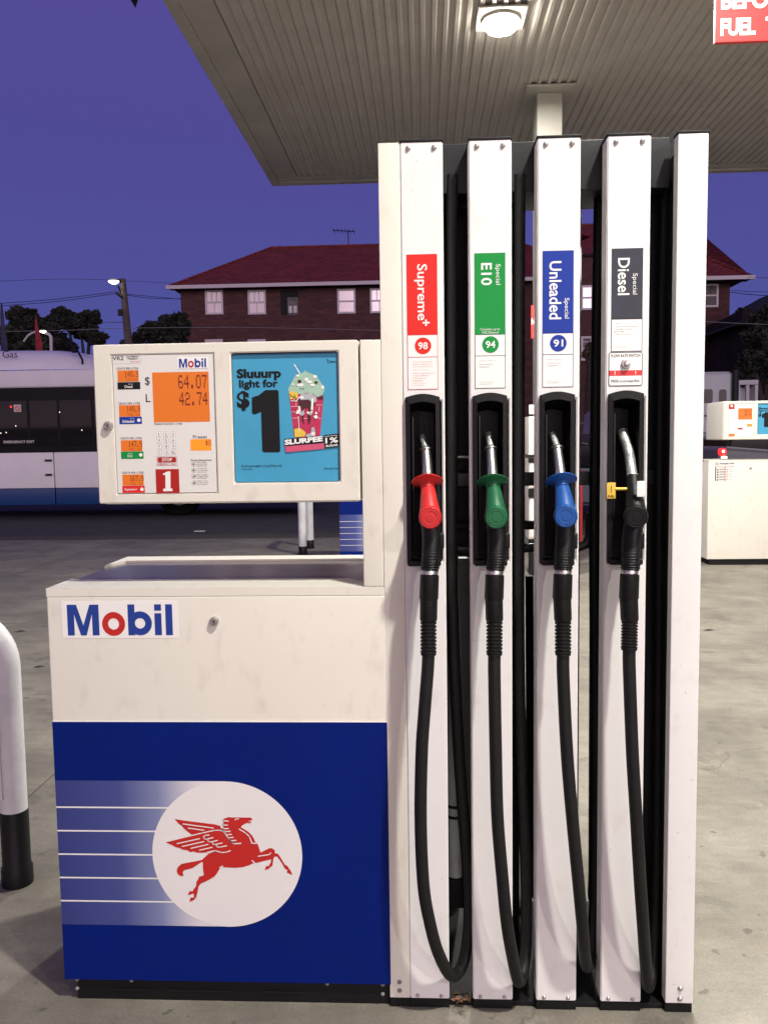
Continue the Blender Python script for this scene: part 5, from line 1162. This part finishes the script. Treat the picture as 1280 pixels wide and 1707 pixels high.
c = at(204, 522, PYY); rbox(c.x-0.1, c.x+0.05, PYY-0.2, PYY-0.08, c.z-0.12, c.z+0.12, 0.01).build('meter_box', M_DARK, pp)
def wire(label, pts, r=0.012, m_=M_CHAR):
    P = smooth_path([at(*p) for p in pts], 6); tag(MB().tube(P, r, 5).build('power_line', m_), label, 'cable', 'overhead cables')
wire('upper overhead cable left of the power pole', [(-30, 508, 30), (90, 499, 30), (196, 486, 30)])
wire('second overhead cable left of the power pole', [(-30, 512, 30), (90, 503, 30), (196, 489, 30)])
wire('cable running right from the pole to the flats', [(207, 490, 30), (240, 493, 33), (303, 499, 43)])
wire('lower cable running right from the pole to the flats', [(207, 491, 30), (250, 497, 35), (303, 498, 43.5)])
wire('faint high cable crossing the sky left of the flats', [(-30, 470, 60), (120, 465, 60), (290, 472, 60)], 0.014)
M_CABL = mat('pale_cable', (0.22, 0.2, 0.2), 0.6)
wire('pale low cable crossing in front of the trees and flats', [(-30, 553, 28), (100, 551, 28), (215, 547, 28), (420, 546, 28), (640, 551, 28)], 0.012, M_CABL)
wire('thin cable between the tree and the power pole', [(150, 536, 40), (180, 537, 38), (210, 537.5, 30)], 0.012)
wire('sagging cable across the sky right of the flats', [(1216, 487, 40), (1250, 491, 38), (1310, 495, 36)], 0.016)
wire('upper sagging cable across the sky at the right', [(1218, 484, 40), (1250, 486, 38), (1310, 487, 36)], 0.012)
wire('high thin cable leaving the roof corner at the right', [(1241, 461, 42), (1270, 463, 40), (1310, 464, 38)], 0.010)
wire('pale cable crossing the brick wall at the right', [(1150, 534, 30), (1210, 538, 30), (1310, 542, 30)], 0.012, M_CABL)
for (lab, xb, xt, yt, col) in (('red pointed feather flag rising behind the bus roof', 66, 61, 524, (0.42, 0.03, 0.045)), ('dark blue pointed feather flag at the left edge behind the bus', 8, 3, 505, (0.05, 0.045, 0.10))):
    Y = 21.0; fl = thing('feather_flag', lab, 'flag', (at(xb, 600, Y).x, Y, 0), 'feather flags behind the bus')
    P = [at(xb+4, 700, Y), at(xb+1.5, 560, Y), at(xt, yt, Y)]; MB().tube([(P[0].x, Y, 0), P[0], P[1], P[2]], 0.02, 8).build('mast', M_CHAR, fl)
    fm = mat('flag_cloth', col, 0.7, var=0.5, scale=8)
    mb = MB(); q = [at(xt, yt, Y), at(xt+3, yt+18, Y), at(xb+6, 572, Y), at(xb+7, 640, Y), at(xb-5, 640, Y), at(xb-5, 572, Y), at(xt-1.2, yt+20, Y)]
    mb.poly([(p.x, p.z) for p in q], Y-0.03); a = len(mb.v); mb.poly([(p.x, p.z) for p in q], Y-0.022); mb.build('cloth', fm, fl)
# small lamp arm and post behind the bus roof
sl = thing('arched_street_light', 'small arched street light behind the bus roof beside the red flag', 'street light', (at(84, 600, 24).x, 24, 0))
P = [at(86, 700, 24), at(86, 575, 24), at(84, 560, 24), at(79, 556, 24), at(76, 555, 24)]
MB().tube([(P[0].x, 24, 0)]+smooth_path(P, 5), 0.05, 8).build('post', M_GUT, sl)
c = at(73, 553, 24); mb = MB(); mb.box(c.x-0.07, c.x+0.06, 23.9, 24.1, c.z-0.03, c.z+0.03, 0.02); mb.build('lamp', M_SLAMP, sl)
MB().tube(smooth_path([at(40, 569, 24), at(48, 559, 24), at(58, 554, 24), at(70, 553, 24)], 5), 0.03, 8).build('arm', M_GUT, sl)

# ------------------------------------------------------------------ vehicles at the right
def extr(mb, prof, y0, y1, b=0.0):
    n = len(prof); mb.poly(prof, y0)
    o = len(mb.v); mb.poly(prof, y1); 
    k = len(mb.f)
    for i in range(n):
        a, c = prof[i], prof[(i+1) % n]; mb.add([(a[0], y0, a[1]), (c[0], y0, c[1]), (c[0], y1, c[1]), (a[0], y1, a[1])], [(0, 1, 2, 3)])
    return mb
def bevprof(name, prof, y0, y1, m_, parent, b=0.04):
    bm = bmesh.new(); A = [bm.verts.new((x, y0, z)) for x, z in prof]; Bv = [bm.verts.new((x, y1, z)) for x, z in prof]
    bm.faces.new(A); bm.faces.new(Bv[::-1])
    for i in range(len(prof)): j = (i+1) % len(prof); bm.faces.new((A[j], A[i], Bv[i], Bv[j]))
    bmesh.ops.recalc_face_normals(bm, faces=bm.faces[:])
    bmesh.ops.bevel(bm, geom=bm.edges[:], offset=b, segments=3, affect='EDGES'); bm.verts.index_update()
    mb = MB(); mb.add([v.co[:] for v in bm.verts], [[v.index for v in f.verts] for f in bm.faces], True); bm.free(); return mb.build(name, m_, parent)
M_CARW = mat('truck_white', (0.42, 0.41, 0.48), 0.35, coat=0.5); M_CARD = mat('car_dark', (0.07, 0.065, 0.085), 0.3, coat=0.6, var=0.1); M_CARB = mat('car_blue_grey', (0.10, 0.11, 0.17), 0.3, coat=0.6)
M_ORANGE = mat('orange_glow', (0.5, 0.3, 0.1), 0.4)
def wheel(parent, x, y, r, z=None):
    wo = MB().rtube((x, y, r), (x, y+0.22, r), [(0, r*0.86), (0.08, r), (0.92, r), (1, r*0.86)], 28).build('wheel', M_TYRE, parent)
    MB().rtube((x, y-0.012, r), (x, y+0.02, r), [(0, r*0.55), (0.5, r*0.62), (1, r*0.66)], 20).build('rim', M_GREYL, wo)
TYy = 16.0
tk = thing('small_truck', 'pale truck cab parked on the road behind the autogas pump', 'truck', (5.6, TYy+1, 0))
xr_ = at(1237, 660, TYy).x; zt_ = at(0, 641, TYy).z
cabp = [(xr_-3.0, 1.55), (xr_-0.02, 1.55), (xr_, 2.2), (xr_-0.06, zt_-0.14), (xr_-0.22, zt_), (xr_-1.5, zt_+0.0), (xr_-2.2, zt_-0.55), (xr_-2.95, zt_-0.75)]
bevprof('cab', cabp, TYy, TYy+1.9, M_CARW, tk, 0.05)
for (a, b, c, d) in ((1222, 651, 1211, 690),):
    pass
(x0, z1), (x1, z0) = xz(1198, 650, TYy), xz(1209, 672, TYy)
for (a, b) in ((1168, 1187), (1198, 1210)):
    (x0, z1), (x1, z0) = xz(a, 649, TYy-0.01), xz(b, 672, TYy-0.01); MB().poly(rrect(x0, z0, x1, z1, 0.05), TYy-0.012).build('side_window', M_DGLASS, tk)
bevprof('lower_body', [(xr_-3.1, 0.55), (xr_+1.9, 0.55), (xr_+1.9, 0.95), (xr_, 0.98), (xr_, 1.545), (xr_-3.1, 1.545)], TYy+0.02, TYy+1.88, M_CARD, tk, 0.04)
h = at(1180, 693, TYy); rbox(h.x-0.08, h.x+0.08, TYy-0.03, TYy-0.01, h.z-0.02, h.z+0.02, 0.008).build('door_handle', M_CHAR, tk)
ex = at(1224, 617, TYy); MB().tube([(ex.x, TYy-0.05, 0.95), (ex.x, TYy-0.05, ex.z)], 0.07, 12).build('exhaust_stack', M_DARK, tk)
for X in (xr_-2.3, xr_+1.1): wheel(tk, X, TYy-0.04, 0.45)
# pale cargo box frame behind it
sh = thing('cargo_box', 'open pale metal box frame on the road behind the autogas pump', 'box frame', (at(1235, 660, 18.6).x, 19, 0))
(x0, z1), (x1, z0) = xz(1212, 634, 18.6), xz(1262, 690, 18.6)
w_ = 0.07
for (a, b, c, d, e, f_) in ((x0, x1, 18.6, 18.7, z1-w_*1.6, z1), (x1-w_, x1, 18.6, 19.6, 0.12, z1-w_*1.7), (x0+0.45, x0+0.45+w_, 18.6, 18.7, 0.12, z1-w_*1.7)):
    rbox(a, b, c, d, e, f_, 0.005).build('frame', M_GUT, sh)
rbox(x0+0.1, x1-0.01, 19.62, 19.68, 0.12, z1-0.1).build('rear_wall', M_GREY, sh); rbox(x0+0.1, x1-w_-0.01, 18.72, 19.6, z1-0.09, z1-0.03).build('ceiling', M_GREY, sh)
(x2, z2) = xz(1246, 646, 18.65); rbox(x2-0.25, x2+0.2, 18.9, 18.93, 0.2, z2).build('pale_sheet', M_POST, sh)
# dark car with lit tail lamp at pump 9
CYy = 10.4
dc = thing('parked_car', 'dark wagon with a lit red tail lamp filling up behind the autogas pump', 'car', (6.3, CYy+0.9, 0))
xl_ = at(1192, 755, CYy).x
bp_ = [(xl_, 0.35), (xl_+4.4, 0.32), (xl_+4.5, 0.72), (xl_+3.3, 0.98), (xl_+0.9, 1.0), (xl_-0.0, 1.02), (xl_-0.06, 0.7)]
bp_ = [(xl_, 0.32), (xl_+4.4, 0.32), (xl_+4.48, 0.8), (xl_+3.4, 1.06), (xl_+2.8, 1.12), (xl_+0.12, 1.36), (xl_-0.02, 1.0)]
bevprof('body', bp_, CYy, CYy+1.8, M_CARD, dc, 0.06)
bevprof('cabin', [(xl_+0.15, 1.2), (xl_+2.9, 1.1), (xl_+2.2, 1.55), (xl_+0.6, 1.6), (xl_+0.25, 1.5)], CYy+0.12, CYy+1.68, M_DGLASS, dc, 0.05)
for X in (xl_+0.85, xl_+3.6): wheel(dc, X, CYy-0.03, 0.33)
(x0, z1), (x1, z0) = xz(1200, 747, CYy-0.03), xz(1211, 759.5, CYy-0.03)
tl = MB().box(x0, x1, CYy-0.035, CYy+0.1, z0, z1, 0.045).build('tail_lamp', M_TAIL, dc)
(x0, z1), (x1, z0) = xz(1203, 750, CYy-0.05), xz(1208, 755, CYy-0.05); MB().disc((x0+x1)/2, (z0+z1)/2, (x1-x0)/2, CYy-0.040, 12).build('bulb_glow', M_SPK, tl)
(x0, z1), (x1, z0) = xz(1204, 760.5, CYy-0.03), xz(1211, 766, CYy-0.03); rbox(x0, x1, CYy-0.045, CYy+0.05, z0, z1, 0.01).build('reverse_lamp', M_SPK, dc)
# blue-grey car seen through the gap between columns
bc = thing('parked_car', 'blue-grey car glimpsed between the Unleaded and Diesel columns', 'car', (2.9, 14.0, 0))
xg = at(972, 720, 13.0).x-1.4
bevprof('body', [(xg, 0.3), (xg+2.9, 0.3), (xg+3.0, 0.8), (xg+2.2, 0.95), (xg+0.1, 0.98), (xg-0.05, 0.7)], 13.0, 14.7, M_CARB, bc, 0.06)
bevprof('cabin', [(xg+0.2, 0.96), (xg+2.1, 0.94), (xg+1.6, 1.42), (xg+0.5, 1.44)], 13.12, 14.58, M_DGLASS, bc, 0.05)
for X in (xg+0.6, xg+2.4): wheel(bc, X, 12.97, 0.31)
# railing fence beyond
fn = thing('railing_fence', 'thin dark railing fence seen between the pump columns', 'fence', (4.2, 21, 0.11))
for k in range(26):
    X = 2.6+k*0.14; MB().box(X-0.012, X+0.012, 20.99, 21.01, 0.12, 1.95).build('railing_bar', M_GREY, fn)
for z in (0.3, 1.15, 1.9): rbox(2.5, 6.2, 20.975, 20.989, z, z+0.04).build('rail', M_GREY, fn)
# red bin beside the rear island
rb = thing('red_bin', 'slim red bin standing behind the gap right of the Unleaded column', 'bin', (at(964, 905, 9.2).x, 9.3, 0))
c = at(964, 900, 9.2).x; rbox(c-0.12, c+0.055, 9.2, 9.45, 0.02, 1.02, 0.02).build('body', M_RED, rb); rbox(c-0.125, c+0.06, 9.19, 9.46, 1.022, 1.07, 0.01).build('lid', M_DKRED, rb)
